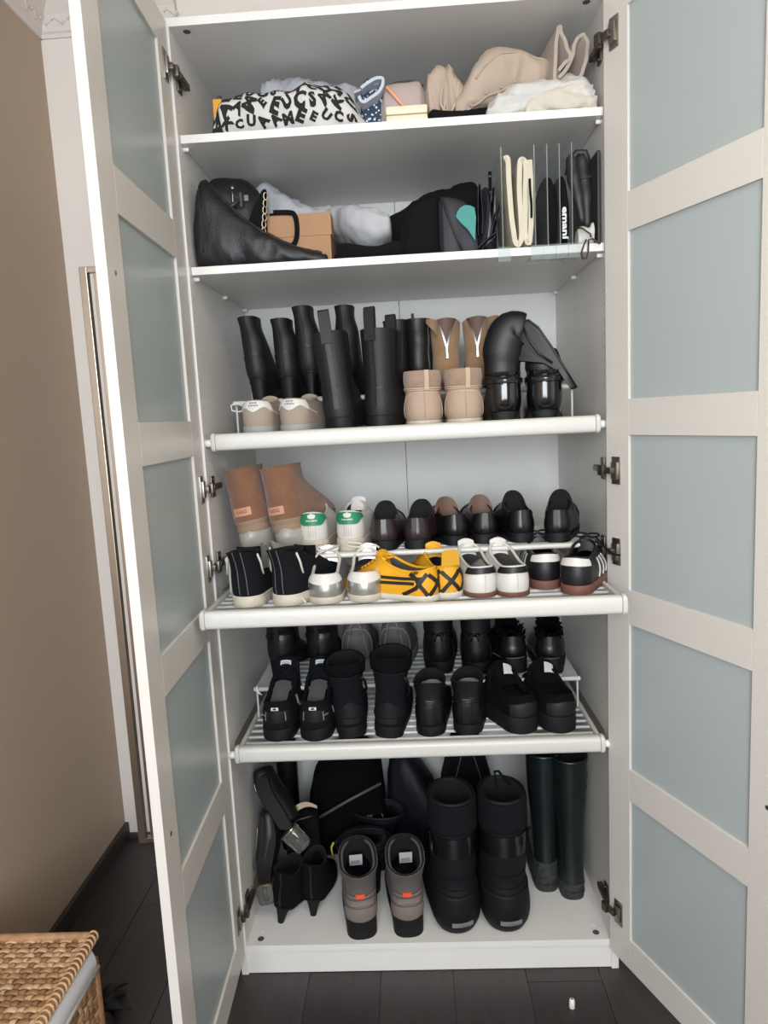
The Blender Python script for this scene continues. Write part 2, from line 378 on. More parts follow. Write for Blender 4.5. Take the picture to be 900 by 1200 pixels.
def cr(a, b, c, d, t):
    return .5*((2*b)+(-a+c)*t+(2*a-5*b+4*c-d)*t*t+(-a+3*b-3*c+d)*t*t*t)
class Shell:
    """shoe surface: rings stacked from sole to collar; a = 0 at the heel, 180 at the toe, + is local +x"""
    def __init__(s, root, L, layers, side=1, asym=.008, toe=1.5, bend=None):
        s.root = root; s.L = L; s.ly = [tuple(l)+(0,)*(7-len(l)) for l in layers]; s.side = side; s.asym = asym; s.toe = toe; s.n = len(layers)-1; s.bend = bend
    def par(s, v):
        v = max(0, min(s.n, v)); i = min(int(v), s.n-1); t = v-i; l = s.ly
        p = [l[max(i-1, 0)], l[i], l[i+1], l[min(i+2, s.n)]]
        return [cr(p[0][k], p[1][k], p[2][k], p[3][k], t) for k in range(7)]
    def pt(s, a, v, inset=0):
        y0, y1, wh, wb, zb, zf, dip = s.par(v)
        y0 += inset; y1 -= inset; wh -= inset; wb -= inset
        a = (a+180) % 360-180; sg = 1 if a >= 0 else -1; A = abs(a); ln = y1-y0
        dh = min(wh*1.0, ln*.5); dt = min(max(wb*s.toe, .001), ln-dh)
        ww = lambda y: wh+(wb-wh)*sm((y/s.L-.1)/.5)
        if A <= 60:
            f = rad(A*1.5); y = y0+dh*(1-cos(f)); x = ww(y)*sin(f)
        elif A < 120:
            y = lerp(y0+dh, y1-dt, (A-60)/60); x = ww(y)
        else:
            f = rad((180-A)*1.5); y = y1-dt*(1-cos(f)); x = ww(y)*sin(f)**.85 if sin(f) > 0 else 0
        t = (y-y0)/max(ln, 1e-6)
        z = zb+(zf-zb)*t-dip*4*t*(1-t)
        p = Vector((sg*x-s.side*s.asym*sm((y/s.L-.25)/.75), y, z))
        return s.bend(p) if s.bend else p
    def nrm(s, a, v):
        d = s.pt(a+2, v)-s.pt(a-2, v); e = s.pt(a, min(v+.03, s.n))-s.pt(a, max(v-.03, 0))
        n = d.cross(e)
        return n.normalized() if n.length > 0 else Vector((0, -1, 0))
    def ring(s, v, inset=0, n=36): return [s.pt(360*j/n, v, inset) for j in range(n)]
    def upper(s, mat, lining=LINB, th=.004, vin=.6, name='upper', sub=4, capb=True, collar=0, cmat=None, v0=0, v1=None):
        v1 = s.n if v1 is None else v1; k = max(2, int((v1-v0)*sub)+1)
        rings = [s.ring(lerp(v0, v1, i/(k-1))) for i in range(k)]
        o = MB().loft(rings, capb, False).build(name, mat, s.root, True)
        if lining:
            k = max(2, int((v1-vin)*sub)+1)
            rr = [s.ring(v1)]+[s.ring(lerp(v1, vin, i/(k-1)), th) for i in range(k)]
            MB().loft(rr, False, True).build('lining', lining, s.root, True)
        if collar:
            MB().tube(s.ring(v1, th*.5), collar, 8, closed=True).build('collar', cmat or mat, s.root, True)
        return o
    def band(s, name, mat, v0, v1, off=.0015, sub=6, n=36):
        k = max(2, int((v1-v0)*sub)+1)
        rings = [[s.pt(360*j/n, v0, .001) for j in range(n)]]+[s.ring(lerp(v0, v1, i/(k-1)), -off, n) for i in range(k)]+[[s.pt(360*j/n, v1, .001) for j in range(n)]]
        return MB().loft(rings).build(name, mat, s.root, True)
    def patch(s, name, mat, a0, a1, v0, v1, off=.0016, na=9, nv=6, parent=None):
        f0 = v0 if callable(v0) else (lambda t: v0); f1 = v1 if callable(v1) else (lambda t: v1)
        def g(i, j, d):
            t = i/(na-1); a = lerp(a0, a1, t); v = lerp(f0(t), f1(t), j/(nv-1)); return s.pt(a, v)+s.nrm(a, v)*d
        m = MB(); V = [g(i, j, off) for j in range(nv) for i in range(na)]; F = [(j*na+i, j*na+i+1, (j+1)*na+i+1, (j+1)*na+i) for j in range(nv-1) for i in range(na-1)]
        m.add(V, F)
        edge = [(i, 0) for i in range(na)]+[(na-1, j) for j in range(1, nv)]+[(i, nv-1) for i in range(na-2, -1, -1)]+[(0, j) for j in range(nv-2, 0, -1)]
        n = len(edge); V = [g(i, j, off) for i, j in edge]+[g(i, j, -.001) for i, j in edge]
        m.add(V, [(k, n+k, n+(k+1) % n, (k+1) % n) for k in range(n)])
        return m.build(name, mat, parent or s.root, 'auto')
    def ribbon(s, name, mat, pts, w, off=.002, sub=5, parent=None, tube=False):
        q = []
        for (a0, v0), (a1, v1) in zip(pts, pts[1:]):
            for i in range(sub): q.append((lerp(a0, a1, i/sub), lerp(v0, v1, i/sub)))
        q.append(pts[-1]); P = [s.pt(a, v) for a, v in q]; N = [s.nrm(a, v) for a, v in q]
        if tube: return MB().tube([p+n*off for p, n in zip(P, N)], w, 6).build(name, mat, parent or s.root, True)
        rings = []
        for i, (p, n) in enumerate(zip(P, N)):
            t = (P[min(i+1, len(P)-1)]-P[max(i-1, 0)]).normalized(); b = n.cross(t).normalized()*w/2
            rings.append([p+b+n*off, p-b+n*off, p-b*1.0-n*.002, p+b*1.0-n*.002])
        return MB().loft(rings, True, True).build(name, mat, parent or s.root, 'auto')
    def local(s, a0, v0, u, h, off=.002):
        """map metres right/up around a surface point to the surface"""
        da = (s.pt(a0+3, v0)-s.pt(a0-3, v0)).length/6; dv = max((s.pt(a0, min(v0+.1, s.n))-s.pt(a0, max(v0-.1, 0))).length/.2, 1e-4)
        a = a0+u/da; v = v0+h/dv; return s.pt(a, v)+s.nrm(a, v)*off
    def decal(s, name, mat, V2, F, a0, v0, off=.0035, parent=None):
        return mobj(name, [s.local(a0, v0, x, y, off) for x, y in V2], F, mat, parent or s.root, False)
def sole(S, mat, z0, z1, margin=.003, name='sole', v=0, ya=None, yb=None, taper=0, vis=.0):
    """sole slab following the outline of ring v"""
    base = S.ring(v, -margin)
    f = lambda p, z, g=0: (p.x*(1-g), p.y*(1-g*.5), z)
    rings = [[f(p, z0, .02) for p in base], [f(p, z0+.002) for p in base], [f(p, lerp(z0, z1, .5), -.008) for p in base], [f(p, z1-.001) for p in base], [f(p, z1, .03) for p in base]]
    return MB().loft(rings, True, True).build(name, mat, S.root, 'auto')
def tilt_sole(S, mat, th=.006, margin=.002, name='sole'):
    up = S.ring(0, -margin)
    rings = [[p-Vector((0, 0, th)) for p in up], [Vector(p) for p in up]]
    return MB().loft(rings, True, True).build(name, mat, S.root, 'auto')
def heel_block(S, mat, h, wt, wb, lt, lb, name='heel', y=0.004, lean=0):
    rings = []
    for f in (0, .05, .35, .7, 1):
        ww = lerp(wb, wt, f**1.5); ll = lerp(lb, lt, f**1.5); yy = y+lean*(1-f)
        r = []
        for k in range(20):
            a = 2*pi*k/20; c, s_ = cos(a), sin(a)
            r.append((ww*math.copysign(abs(s_)**.8, s_), yy+ll/2-ll/2*math.copysign(abs(c)**(.8 if c > 0 else .35), c), f*h))
        rings.append(r)
    return MB().loft(rings, True, True).build(name, mat, S.root, 'auto')
def laces(S, mat, n=4, v0=2.6, v1=3.6, a=158, r=.0022):
    m = MB()
    for i in range(n):
        v = lerp(v0, v1, i/max(n-1, 1))
        pts = [S.pt(b, v)+S.nrm(b, v)*.003 for b in (a, a+10, 180, -a-10, -a)]
        m.tube(pts, r, 6)
    return m.build('laces', mat, S.root, True)
def bow(root, mat, c, sx=.03, sz=.018, r=.0022, tails=True, seed=0, name='lace_bow'):
    rnd = random.Random(seed); m = MB(); c = Vector(c)
    for s in (-1, 1):
        pts = []
        for k in range(13):
            t = k/12*2*pi; pts.append(c+Vector((s*sx*(1-cos(t))/2, .008*sin(t)-.014*sin(t/2), sz*sin(t)*.35+sz*.3*sin(t/2))))
        m.tube(pts, r, 6)
        if tails:
            m.tube([c, c+Vector((s*sx*.5, -.004, -.006)), c+Vector((s*sx*.8, .0, -.02))], r, 6)
    return m.build(name, mat, root, True)
def text_mesh(body, size, bold=0.0):
    cu = bpy.data.curves.new('t', 'FONT'); cu.body = body; cu.size = size; cu.align_x = 'CENTER'; cu.align_y = 'CENTER'; cu.offset = bold; cu.resolution_u = 2
    ob = bpy.data.objects.new('t', cu); col.objects.link(ob)
    dg = bpy.context.evaluated_depsgraph_get(); me = bpy.data.meshes.new_from_object(ob.evaluated_get(dg))
    bpy.data.objects.remove(ob); bpy.data.curves.remove(cu)
    bm = bmesh.new(); bm.from_mesh(me); bmesh.ops.triangulate(bm, faces=bm.faces[:])
    mx = size*.16
    for _ in range(3):
        e = [x for x in bm.edges if x.calc_length() > mx]
        if not e: break
        bmesh.ops.subdivide_edges(bm, edges=e, cuts=1); bmesh.ops.triangulate(bm, faces=[f for f in bm.faces if len(f.verts) > 3])
    bm.verts.index_update(); V = [(v.co.x, v.co.y) for v in bm.verts]; F = [tuple(v.index for v in f.verts) for f in bm.faces]
    bm.free(); bpy.data.meshes.remove(me); return V, F
_tx = {}
def text(body, size, bold=0.):
    k = (body, size, bold)
    if k not in _tx: _tx[k] = text_mesh(*k)
    return _tx[k]
def thing(name, label, cat, group, x, y, z, rz=0, rx=0, ry=0):
    o = empty(name, (x, y, z), rad(rz), rad(rx), rad(ry)); return tag(o, label, cat, group)
ZT = lambda ztop: ztop-.0108       # lower tier standing height
ZR = lambda ztop: ztop+.0788       # riser standing height

# ---------- builders
def low_sneaker(root, side, up, so, lin, L=.27, w=.034, sh=.024, hb=.09, hf=.105, dip=.014, collar=.0035, cm=None, toe=1.3, y1=.145):
    S = Shell(root, L, [(0, L, w, w*1.28, sh, sh-.002), (-.002, L-.004, w*1.05, w*1.3, lerp(sh, hb, .3), sh+.016), (-.001, L*.86, w*1.02, w*1.22, lerp(sh, hb, .58), sh+.034, .0),
                        (.002, L*.7, w*.93, w*1.05, lerp(sh, hb, .82), sh+.056, .004), (.004, y1, w*.8, w*.86, hb, hf, dip)], side, toe=toe)
    S.upper(up, lin, vin=.7, collar=collar, cmat=cm)
    sole(S, so, 0, sh+.001, .003)
    # tongue
    f = lambda u, t: Vector(((u-.5)*w*1.25*(1-.15*t), y1-.012+.01*t-.02*(1-abs(u*2-1)**2)*(1-t)*.0, hf-.03+.036*t+.006*(1-(u*2-1)**2)))
    m = MB(); m.grid(lambda u, t: f(u, t), 9, 5); m.grid(lambda u, t: f(1-u, t)+Vector((0, .006, 0)), 9, 5); m.build('tongue', up, root, True)
    return S
def loafer(root, side, up, so, lin, L=.275, w=.032, heel=.024, hb=.066, hf=.1, welt=None):
    S = Shell(root, L, [(.002, L, w*.95, w*1.36, heel, .014, .0), (-.001, L-.002, w*1.04, w*1.38, heel+.012, .03), (0, L*.88, w*1.03, w*1.28, heel+.026, .05),
                        (.002, L*.68, w*.96, w*1.1, heel+.036, .078, .004), (.005, L*.42, w*.88, w*.95, hb, hf, .012)], side, toe=1.45)
    S.upper(up, lin, vin=1.2, collar=.0018)
    sole(S, so, 0, .013, .002)
    heel_block(S, so, heel, w*.98, w*.95, .07, .066, y=0)
    return S
def heel_boot(root, side, up, so, lin, L=.24, hh=.06, H=.22, w=.031, tw=.046, thin=False, hmat=None, lean=.0, tl=.1, toe=1.9, topdip=0):
    S = Shell(root, L, [(.004, L, w*.85, w*1.2, hh, .006, .006), (-.002, L-.006, w*1.02, w*1.24, hh+.018, .024, .0), (-.004, L*.78, w*1.06, w*1.12, hh+.04, .05, .0),
                        (-.004, L*.55, w*1.03, w*1.0, hh+.066, .085), (.0+lean*.3, tl+.012+lean*.3, w*1.08, w*1.0, lerp(hh+.066, H, .35), lerp(hh+.066, H, .3)),
                        (-.006+lean*.7, tl+lean*.7, tw*.9, tw*.86, lerp(hh+.066, H, .72), lerp(hh+.066, H, .7)), (-.008+lean, tl+lean, tw, tw*.95, H, H-.004, topdip)], side, toe=toe)
    S.upper(up, lin, vin=3, th=.003)
    tilt_sole(S, so, .005)
    if thin: heel_block(S, hmat or so, hh-.002, w*.7, .0085, .045, .016, y=.006)
    else: heel_block(S, hmat or so, hh-.002, w*.86, w*.7, .055, .044, y=.004)
    return S
def shaft_boot(root, side, up, so, lin, L=.28, sh=.03, H=.24, w=.037, sw=.05, sl=.115, ank=.11, toe=1.3, heel=True, th=.005, top=None, collar=0, flare=1.0, d=.0, vin=3):
    S = Shell(root, L, [(0, L, w, w*1.25, sh, sh-.006), (-.003, L-.003, w*1.08, w*1.3, sh+.022, sh+.014), (-.002, L*.84, w*1.07, w*1.2, sh+.045, sh+.04), (.0, L*.62, w*1.03, w*1.06, lerp(sh+.045, ank, .6), lerp(sh+.04, ank, .8)),
                        (.002, lerp(sl, L*.5, .5), w*1.02, w*1.02, ank, ank+.01), (.0, sl, lerp(w, sw, .7), lerp(w, sw, .65), lerp(ank, H, .5), lerp(ank, H, .5)), (-.004*flare, sl+.004*flare, sw, sw*.97, H, H-.004, d)], side, toe=toe)
    S.upper(up, lin, vin=vin, th=th, collar=collar)
    sole(S, so, 0 if not heel else .008, sh+.001, .003)
    if heel: heel_block(S, so, sh*.6, w*1.03, w*1.0, .075, .07, y=-.001)
    return S

# ================================================================== SHELF 1 (top pull-out), riser row
z1r, z1t = ZR(S1Z), ZT(S1Z)
G = 'footwear on the highest pull-out shelf'
def tall_heels(label, x, rz, H, thin, ry=0, y=.225, w=.029, tw=.026):
    r = thing('ankle_boot', label, 'boot', G, x, y, z1r, rz, 0, ry)
    S = heel_boot(r, 1, BLKM, BRUB, LINB, L=.235, hh=.062 if not thin else .075, H=H, w=w, tw=tw, thin=thin, tl=.075, lean=-.012)
    S.ribbon('back_seam', BLK, [(0, .6), (0, 6)], .005, .0012)
    S.ribbon('ankle_seam', BLK, [(-70, 2.6), (-40, 2.9), (0, 3.0), (40, 2.9), (70, 2.6)], .004, .0012)
    return S
tall_heels('black block-heeled ankle boot at far left of the highest shoe shelf', -.392, -14, .224, False, -4)
tall_heels('second black block-heeled ankle boot from the left side panel, highest shoe shelf', -.312, -14, .214, False, -2)
tall_heels('slim-heeled black boot just left of the pull-tab boots', -.247, -12, .243, True, -3)
tall_heels('slim-heeled black boot rising between the two pull-tab boots', -.145, -6, .238, True, 0)
def zip_boot(label, x, rz):
    r = thing('ankle_boot', label, 'boot', G, x, .225, z1r, rz)
    S = heel_boot(r, 1, BLK, BRUB, LINB, L=.235, hh=.045, H=.195, w=.03, tw=.037, tl=.1)
    S.ribbon('zipper', ZIP, [(55, 1.2), (52, 3), (50, 6)], .004, .0016)
    MB().box(-.004, .004, -.016, -.012, .188, .206, .001).build('pull_loop', BLK, r)
    return S
zip_boot('black zip ankle boot half hidden behind right pull-tab boot', -.012, -8)
zip_boot('black zip ankle boot between pull-tab boot and tan boots', .04, -16)
def tan_boot(label, x, rz, s):
    r = thing('ankle_boot', label, 'boot', G, x, .225, z1r, rz)
    S = shaft_boot(r, s, TAN, GUM, LINBR, L=.26, sh=.025, H=.192, w=.034, sw=.041, sl=.11, ank=.1, d=.012, heel=False)
    # unzipped V at the back, lined dark, with teeth and slider
    vv = lambda t: 6-(1-abs(2*t-1))*1.7
    S.patch('open_zip_gap', LINBR, -26, 22, vv, 6.0, .0022, 13, 6)
    z = S.ribbon('zipper', ZIP, [(-26, 5.98), (-12, 5.2), (-2, 4.35), (-2, 3.9)], .0045, .0035)
    S.ribbon('zipper', ZIP, [(22, 5.98), (8, 5.2), (-2, 4.35)], .0045, .0035)
    m = MB(); p = S.pt(-2, 3.9); m.box(p.x-.004, p.x+.004, p.y-.008, p.y-.002, p.z-.012, p.z+.006, .001); m.build('slider', ZIP, r)
    # a flap folded outwards
    a = S.pt(24*s, 6); m = MB()
    f = lambda u, t: Vector((a.x+s*(.03*u), a.y-.004-.012*sin(u*pi), a.z-.002-.045*t*(1-u*.75)+.004*u))
    m.grid(f, 7, 6); m.grid(lambda u, t: f(1-u, t)+Vector((0, .003, 0)), 7, 6); m.build('flap', TAN, r, True)
    return S
tan_boot('left of the two unzipped tan suede boots behind the beige boots', .125, 4, -1)
tan_boot('right of the two unzipped tan suede boots, beside the patent boots', .206, -6, 1)

# front row
def beige_sneaker(label, x, rz, s):
    r = thing('sneaker', label, 'shoe', G, x, .05, z1t, rz)
    S = low_sneaker(r, s, GSUE, GRUB, LING, w=.038, sh=.024, hb=.086, hf=.09, dip=.008)
    S.patch('heel_tab', WLEA, -52, 52, lambda t: 2.3-.35*cos(4*pi*(t-.5)), lambda t: 4.0, .0025, 25, 7)
    for v0, ws in ((3.5, (.005, .004, .006)), (2.98, (.004, .006, .005, .005))):
        x = -sum(ws)/2-.001*(len(ws)-1)/2
        for q in ws:
            S.decal('worn_print', LABG, [(x, -.0016), (x+q, -.002), (x+q*.9, .0018), (x+q*.2, .0014)], [(0, 1, 2, 3)], 0, v0, .0042); x += q+.001
    S.ribbon('heel_piping', WLEA, [(-75, 1.5), (-50, 2.3), (-46, 4)], .004, .002); S.ribbon('heel_piping', WLEA, [(75, 1.5), (50, 2.3), (46, 4)], .004, .002)
    bow(r, WLEA, (0, .175, .09), .03, .005, .002, seed=2)
    if s < 0: MB().tube([(-.034, .03, .075), (-.05, .02, .085), (-.062, .015, .078), (-.06, .015, .066), (-.045, .022, .062), (-.034, .03, .066)], .002, 6).build('lace_loop', WLEA, r, True)
beige_sneaker('left of two greige suede sneakers with white heel tabs, highest shoe shelf', -.366, -6, -1)
beige_sneaker('right of two greige suede sneakers with white heel tabs, highest shoe shelf', -.276, -12, 1)
def chelsea(label, x, rz, s, tabs):
    r = thing('chelsea_boot', label, 'boot', G, x, .055, z1t, rz, 0, -5 if s < 0 else 0)
    S = shaft_boot(r, s, BLKM, BRUB, LINB, L=.285, sh=.034, H=.245, w=.037, sw=.043, sl=.125, ank=.12, toe=1.25)
    S.ribbon('back_seam', BLK, [(0, 1), (0, 6)], .012, .0014)
    S.ribbon('ankle_crease', BLK, [(-60, 3.1), (0, 2.9), (60, 3.2)], .004, .002)
    for a, dx in tabs:
        p = S.pt(a, 6); n = Vector((p.x, p.y-.06, 0)).normalized(); t = Vector((-n.y, n.x, 0))
        m = MB(); hw = .0135
        prof = [(-.004, -.03), (-.005, .03), (-.003, .046), (.002, .05), (.006, .046), (.006, .03), (.005, -.02)]
        outer = [p+n*(-a_)+Vector((0, 0, b_)) for a_, b_ in prof]
        rings = []
        for q in (-hw, hw): rings.append([o+t*q for o in outer])
        rr = []
        for i in range(len(prof)):
            o = outer[i]; d = n*.0012; rr.append([o+t*hw+d, o-t*hw+d, o-t*hw-d, o+t*hw-d])
        m.loft(rr, True, True); m.build('pull_tab', BLKM, r, 'auto')
    S.patch('elastic_gusset', BCAN, 70, 105, 4.2, 5.9, .001); S.patch('elastic_gusset', BCAN, -105, -70, 4.2, 5.9, .001)
chelsea('left of the two tall black boots with webbing pull tabs', -.155, -3, -1, [(0, 0)])
chelsea('right of the two tall black boots with webbing pull tabs', -.068, -22, 1, [(0, 0), (180, 0)])
def beige_boot(label, x, rz, s):
    r = thing('ankle_boot', label, 'boot', G, x, .055, z1t, rz)
    S = Shell(r, .27, [(.002, .27, .042, .05, .018, .016), (-.003, .266, .047, .054, .035, .03), (-.003, .22, .047, .05, .06, .055), (.0, .17, .044, .046, .08, .08), (.004, .125, .043, .043, .095, .097), (-.001, .118, .0455, .0445, .118, .118), (.001, .116, .044, .043, .139, .138)], s, toe=1.3)
    S.upper(BEI, LINW, vin=3, th=.008, v1=6)
    sole(S, WRUB, 0, .018, .002)
    S.band('suede_cuff', BEIS, 4.15, 6.0, .002)
    MB().tube(S.ring(4.05, -.003), .0022, 6, closed=True).build('cord', BEIC, r, True)
    MB().tube(S.ring(3.8, -.002), .002, 6, closed=True).build('cord', BEIC, r, True)
    S.ribbon('back_strap', BEIC, [(9, 3.7), (9, 6)], .011, .005)
    S.ribbon('counter_seam', BEIC, [(-62, .6), (-52, 2), (-40, 2.9), (-20, 3.3), (0, 3.4), (20, 3.3), (40, 2.9), (52, 2), (62, .6)], .0025, .001)
    S.ribbon('back_seam', BEIS, [(4, .4), (4, 3.6)], .002, .0008)
beige_boot('left of the two beige nubuck boots with corded suede cuffs', .05, -2, -1)
beige_boot('right of the two beige nubuck boots with corded suede cuffs', .15, -4, 1)
# slouched patent boots
def flop(root, pts, radii, flat, mat, lin, name='shaft'):
    """soft shaft bent along a path; elliptical section; open end"""
    q = []
    n = len(pts)
    def c(i, k): return pts[max(0, min(n-1, i))][k]
    P = []; Rr = []
    for i in range(n-1):
        for t in range(6):
            f = t/6; P.append(Vector([cr(c(i-1, k), c(i, k), c(i+1, k), c(i+2, k), f) for k in range(3)])); Rr.append(lerp(radii[i], radii[i+1], f))
    P.append(Vector(pts[-1])); Rr.append(radii[-1])
    Rr = [r*(1+.025*sin(i*.9)) for i, r in enumerate(Rr)]
    o = MB().tube(P, Rr, 24, False, flat=flat).build(name, mat, root, True)
    k = len(P)//2
    MB().tube([P[-1]+(P[-1]-P[-2])*.02]+[p for p in reversed(P[k:])], [Rr[-1]]+[r*.9 for r in reversed(Rr[k:])], 24, False, flat=flat*.94).build('shaft_lining', lin, root, True)
    return o
def patent(label, x, rz, s, path, radii):
    r = thing('slouch_boot', label, 'boot', G, x, .055, z1t, rz)
    S = heel_boot(r, s, PAT, BRUB, LINB, L=.26, hh=.03, H=.125, w=.041, tw=.04, tl=.1, toe=1.4)
    for v in (3.3, 3.9, 4.6): S.ribbon('ankle_fold', PAT, [(-100, v-.2), (-40, v+.15), (0, v-.1), (50, v+.2), (110, v)], .006, .0045, tube=False)
    flop(r, path, radii, 1.5, BLK, LINB)
    S.ribbon('back_seam', PAT, [(0, .5), (0, 3.2)], .008, .0016)
    return r
patent('left patent black boot whose tall shaft flops over at the shelf end', .25, -2, -1, [(0, .05, .1), (0, .05, .15), (.006, .048, .195), (.026, .046, .226), (.05, .044, .222)], [.028, .031, .034, .032, .027])
b2 = patent('right patent black boot leaning by the right side panel, highest shoe shelf', .345, -10, 1, [(0, .055, .1), (0, .058, .125), (-.003, .06, .15), (-.008, .062, .165)], [.028, .029, .03, .026])
# its long shaft folds over flat towards the right side panel
pr = [(-.1, .19), (-.092, .225), (-.062, .246), (-.035, .247), (-.012, .228), (.02, .178), (.052, .122), (.078, .078), (.066, .074), (.04, .115), (.0, .14), (-.06, .15)]
def lf(k, y): return [(x*k+(-.01)*(1-k), y-.016*sin((x+.09)/.17*pi), z*k+.16*(1-k)) for x, z in pr]
MB().loft([lf(.9, .026), lf(.97, .029), lf(1, .037), lf(1, .05), lf(.94, .056)], True, True).build('folded_shaft', BLK, b2, 'auto')
MB().tube([(x*.985, .03-.016*sin((x+.09)/.17*pi), z*.985+.0025) for x, z in pr[1:8]], .0028, 6).build('shaft_edge', BLKS, b2, True)
MB().tube([(-.05, .012, .235), (-.035, .008, .2), (-.012, .006, .165), (.02, .008, .14)], .003, 6).build('shaft_crease', BLKS, b2, True)

# ================================================================== SHELF 2 (middle, pulled out), riser row
z3r, z3t = ZR(S3Z), ZT(S3Z)
G = 'footwear on the riser of the pulled-out shelf'
def ugg(label, x, y, rz, ry, s, z=.055, rx=0):
    r = thing('sheepskin_boot', label, 'boot', G, x, y, z3r+z, rz, rx, ry)
    S = Shell(r, .25, [(0, .25, .04, .047, .014, .012), (-.004, .247, .045, .052, .035, .032), (-.003, .215, .045, .049, .06, .06), (-.001, .165, .044, .045, .085, .09), (.0, .125, .045, .045, .115, .118), (-.001, .118, .045, .044, .14, .141), (-.001, .118, .045, .044, .163, .163)], s, toe=1.25)
    S.upper(UGGM, LINW, vin=3, th=.009)
    sole(S, UGGS, 0, .016, .003)
    S.band('collar_binding', UGGM, 5.75, 6.0, .002)
    S.band('heel_rand', UGGS, .05, .75, .0018)
    S.ribbon('back_seam', UGGM, [(0, 2.7), (0, 6)], .006, .002)
    S.ribbon('side_seam', UGGM, [(-75, .8), (-55, 2.4), (0, 2.9), (55, 2.4), (75, .8)], .004, .0016)
    S.patch('heel_label', UGGL, -20, 20, 1.35, 2.15, .0026, 7, 5)
    V, F = text('UGG', .0125, .0002); S.decal('label_lettering', UGGD, V, F, 0, 1.75, .0035)
    # cloudy plastic bag the boot stands on
    rings = []
    for i in range(9):
        f = i/8; z = -.056+.085*f; k = .55+.5*sin(pi*min(1, .15+f*.75)); rg = []
        for j in range(28):
            a = 2*pi*j/28; nn = 1+.09*noise.noise(Vector((cos(a)*1.7, sin(a)*1.7, z*30+s)))
            rg.append((.046*k*nn*sin(a)+.006*s*(1-f), .075-.082*k*nn*cos(a), max(z+.004*sin(a*5), -.0545)))
        rings.append(rg)
    MB().loft(rings, True, False).build('plastic_bag', FILM, r, True)
    return S
ugg('left chestnut sheepskin boot tilted against the side panel', -.405, .055, -12, -10, -1)
ugg('right chestnut sheepskin boot beside the green-heeled sneakers', -.32, .045, -24, -9, 1, .055)
def trefoil(S, a0, v0, mat, k=1.):
    V = []; F = []
    for ang, ln in ((0, .0115), (38, .0105), (-38, .0105)):
        n0 = len(V); n = 10
        for i in range(n):
            t = i/n*2*pi; u = .0032*sin(t)*1.15; h = ln*.5-ln*.5*cos(t); A = rad(ang)
            V.append((k*(u*cos(A)+h*sin(A)), k*(-u*sin(A)+h*cos(A))-.004))
        F.append(tuple(range(n0, n0+n)))
    S.decal('leaf_emblem', mat, V, F, a0, v0, .0042)
def green_sneaker(label, x, y, rz, s):
    r = thing('sneaker', label, 'shoe', G, x, y, z3r, rz)
    S = low_sneaker(r, s, WLEA, WRUB, LING, w=.0345, sh=.028, hb=.098, hf=.108, dip=.016)
    S.patch('heel_tab', GRN, -56, 56, lambda t: 2.75-.85*sm(1.6*cos((t-.5)*pi)-.3), lambda t: 4.0, .0024, 21, 7)
    trefoil(S, 0, 3.15, WLEA, 1.25)
    V, F = text('STAN SMITH', .0046, .0003); S.decal('heel_lettering', WLEA, V, F, 0, 2.55, .0042)
    for a in (-9, -3, 3, 9): S.ribbon('heel_stitch', WRUB, [(a, .5), (a, 1.85)], .002, .0018)
    laces(S, WLEA); bow(r, WLEA, (0, .165, .1), .018, .005, seed=3)
green_sneaker('left white sneaker with green heel tab, next to the sheepskin boots', -.24, .045, 0, -1)
green_sneaker('right white sneaker with green heel tab, next to the brown loafers', -.15, .043, -8, 1)
def dress(label, x, y, rz, s, up, lin, so=BRUB, hf=.09, hb=.077, roll=0):
    r = thing('loafer', label, 'shoe', G, x, y, z3r, rz)
    S = loafer(r, s, up, so, lin, hf=hf, hb=hb)
    S.ribbon('topline_seam', up, [(-100, 3.6), (-50, 3.55), (0, 3.5), (50, 3.55), (100, 3.6)], .003, .0012)
    S.ribbon('back_strap', up, [(0, .5), (0, 4)], .012, .0014)
    S.ribbon('saddle_strap', up, [(-120, 1.5), (-150, 3.2), (180-360, 3.5), (-210, 3.2), (-240, 1.5)], .022, .002)
    # inside of the vamp showing above the heel
    z0 = hf; m = MB()
    f = lambda u, t: Vector(((u-.5)*.07, .1-.012*(2*u-1)**2+.008*t, .05+(hf-.028)*t*max(0, 1-abs(2*u-1)**2.6)**.5))
    m.grid(f, 21, 7); m.grid(lambda u, t: f(1-u, t)+Vector((0, .005, 0)), 21, 7); m.build('tongue', lin, r, True)
    return S
dress('left dark brown leather loafer on the riser', -.06, .02, -2, -1, DBRN, LINB)
dress('right dark brown leather loafer on the riser', .015, .02, -12, 1, DBRN, LINB)
dress('left black loafer with brown leather inside', .126, .05, 14, -1, BLKS, LINBR)
dress('right black loafer with brown leather inside', .194, .055, 2, 1, BLKS, LINBR)
dress('left plain black loafer at the right end of the riser', .288, .05, 6, -1, BLKS, LINB, hf=.098, hb=.08)
dress('right plain black loafer at the right end of the riser', .362, .03, -18, 1, BLKS, LINB, hf=.098, hb=.08)

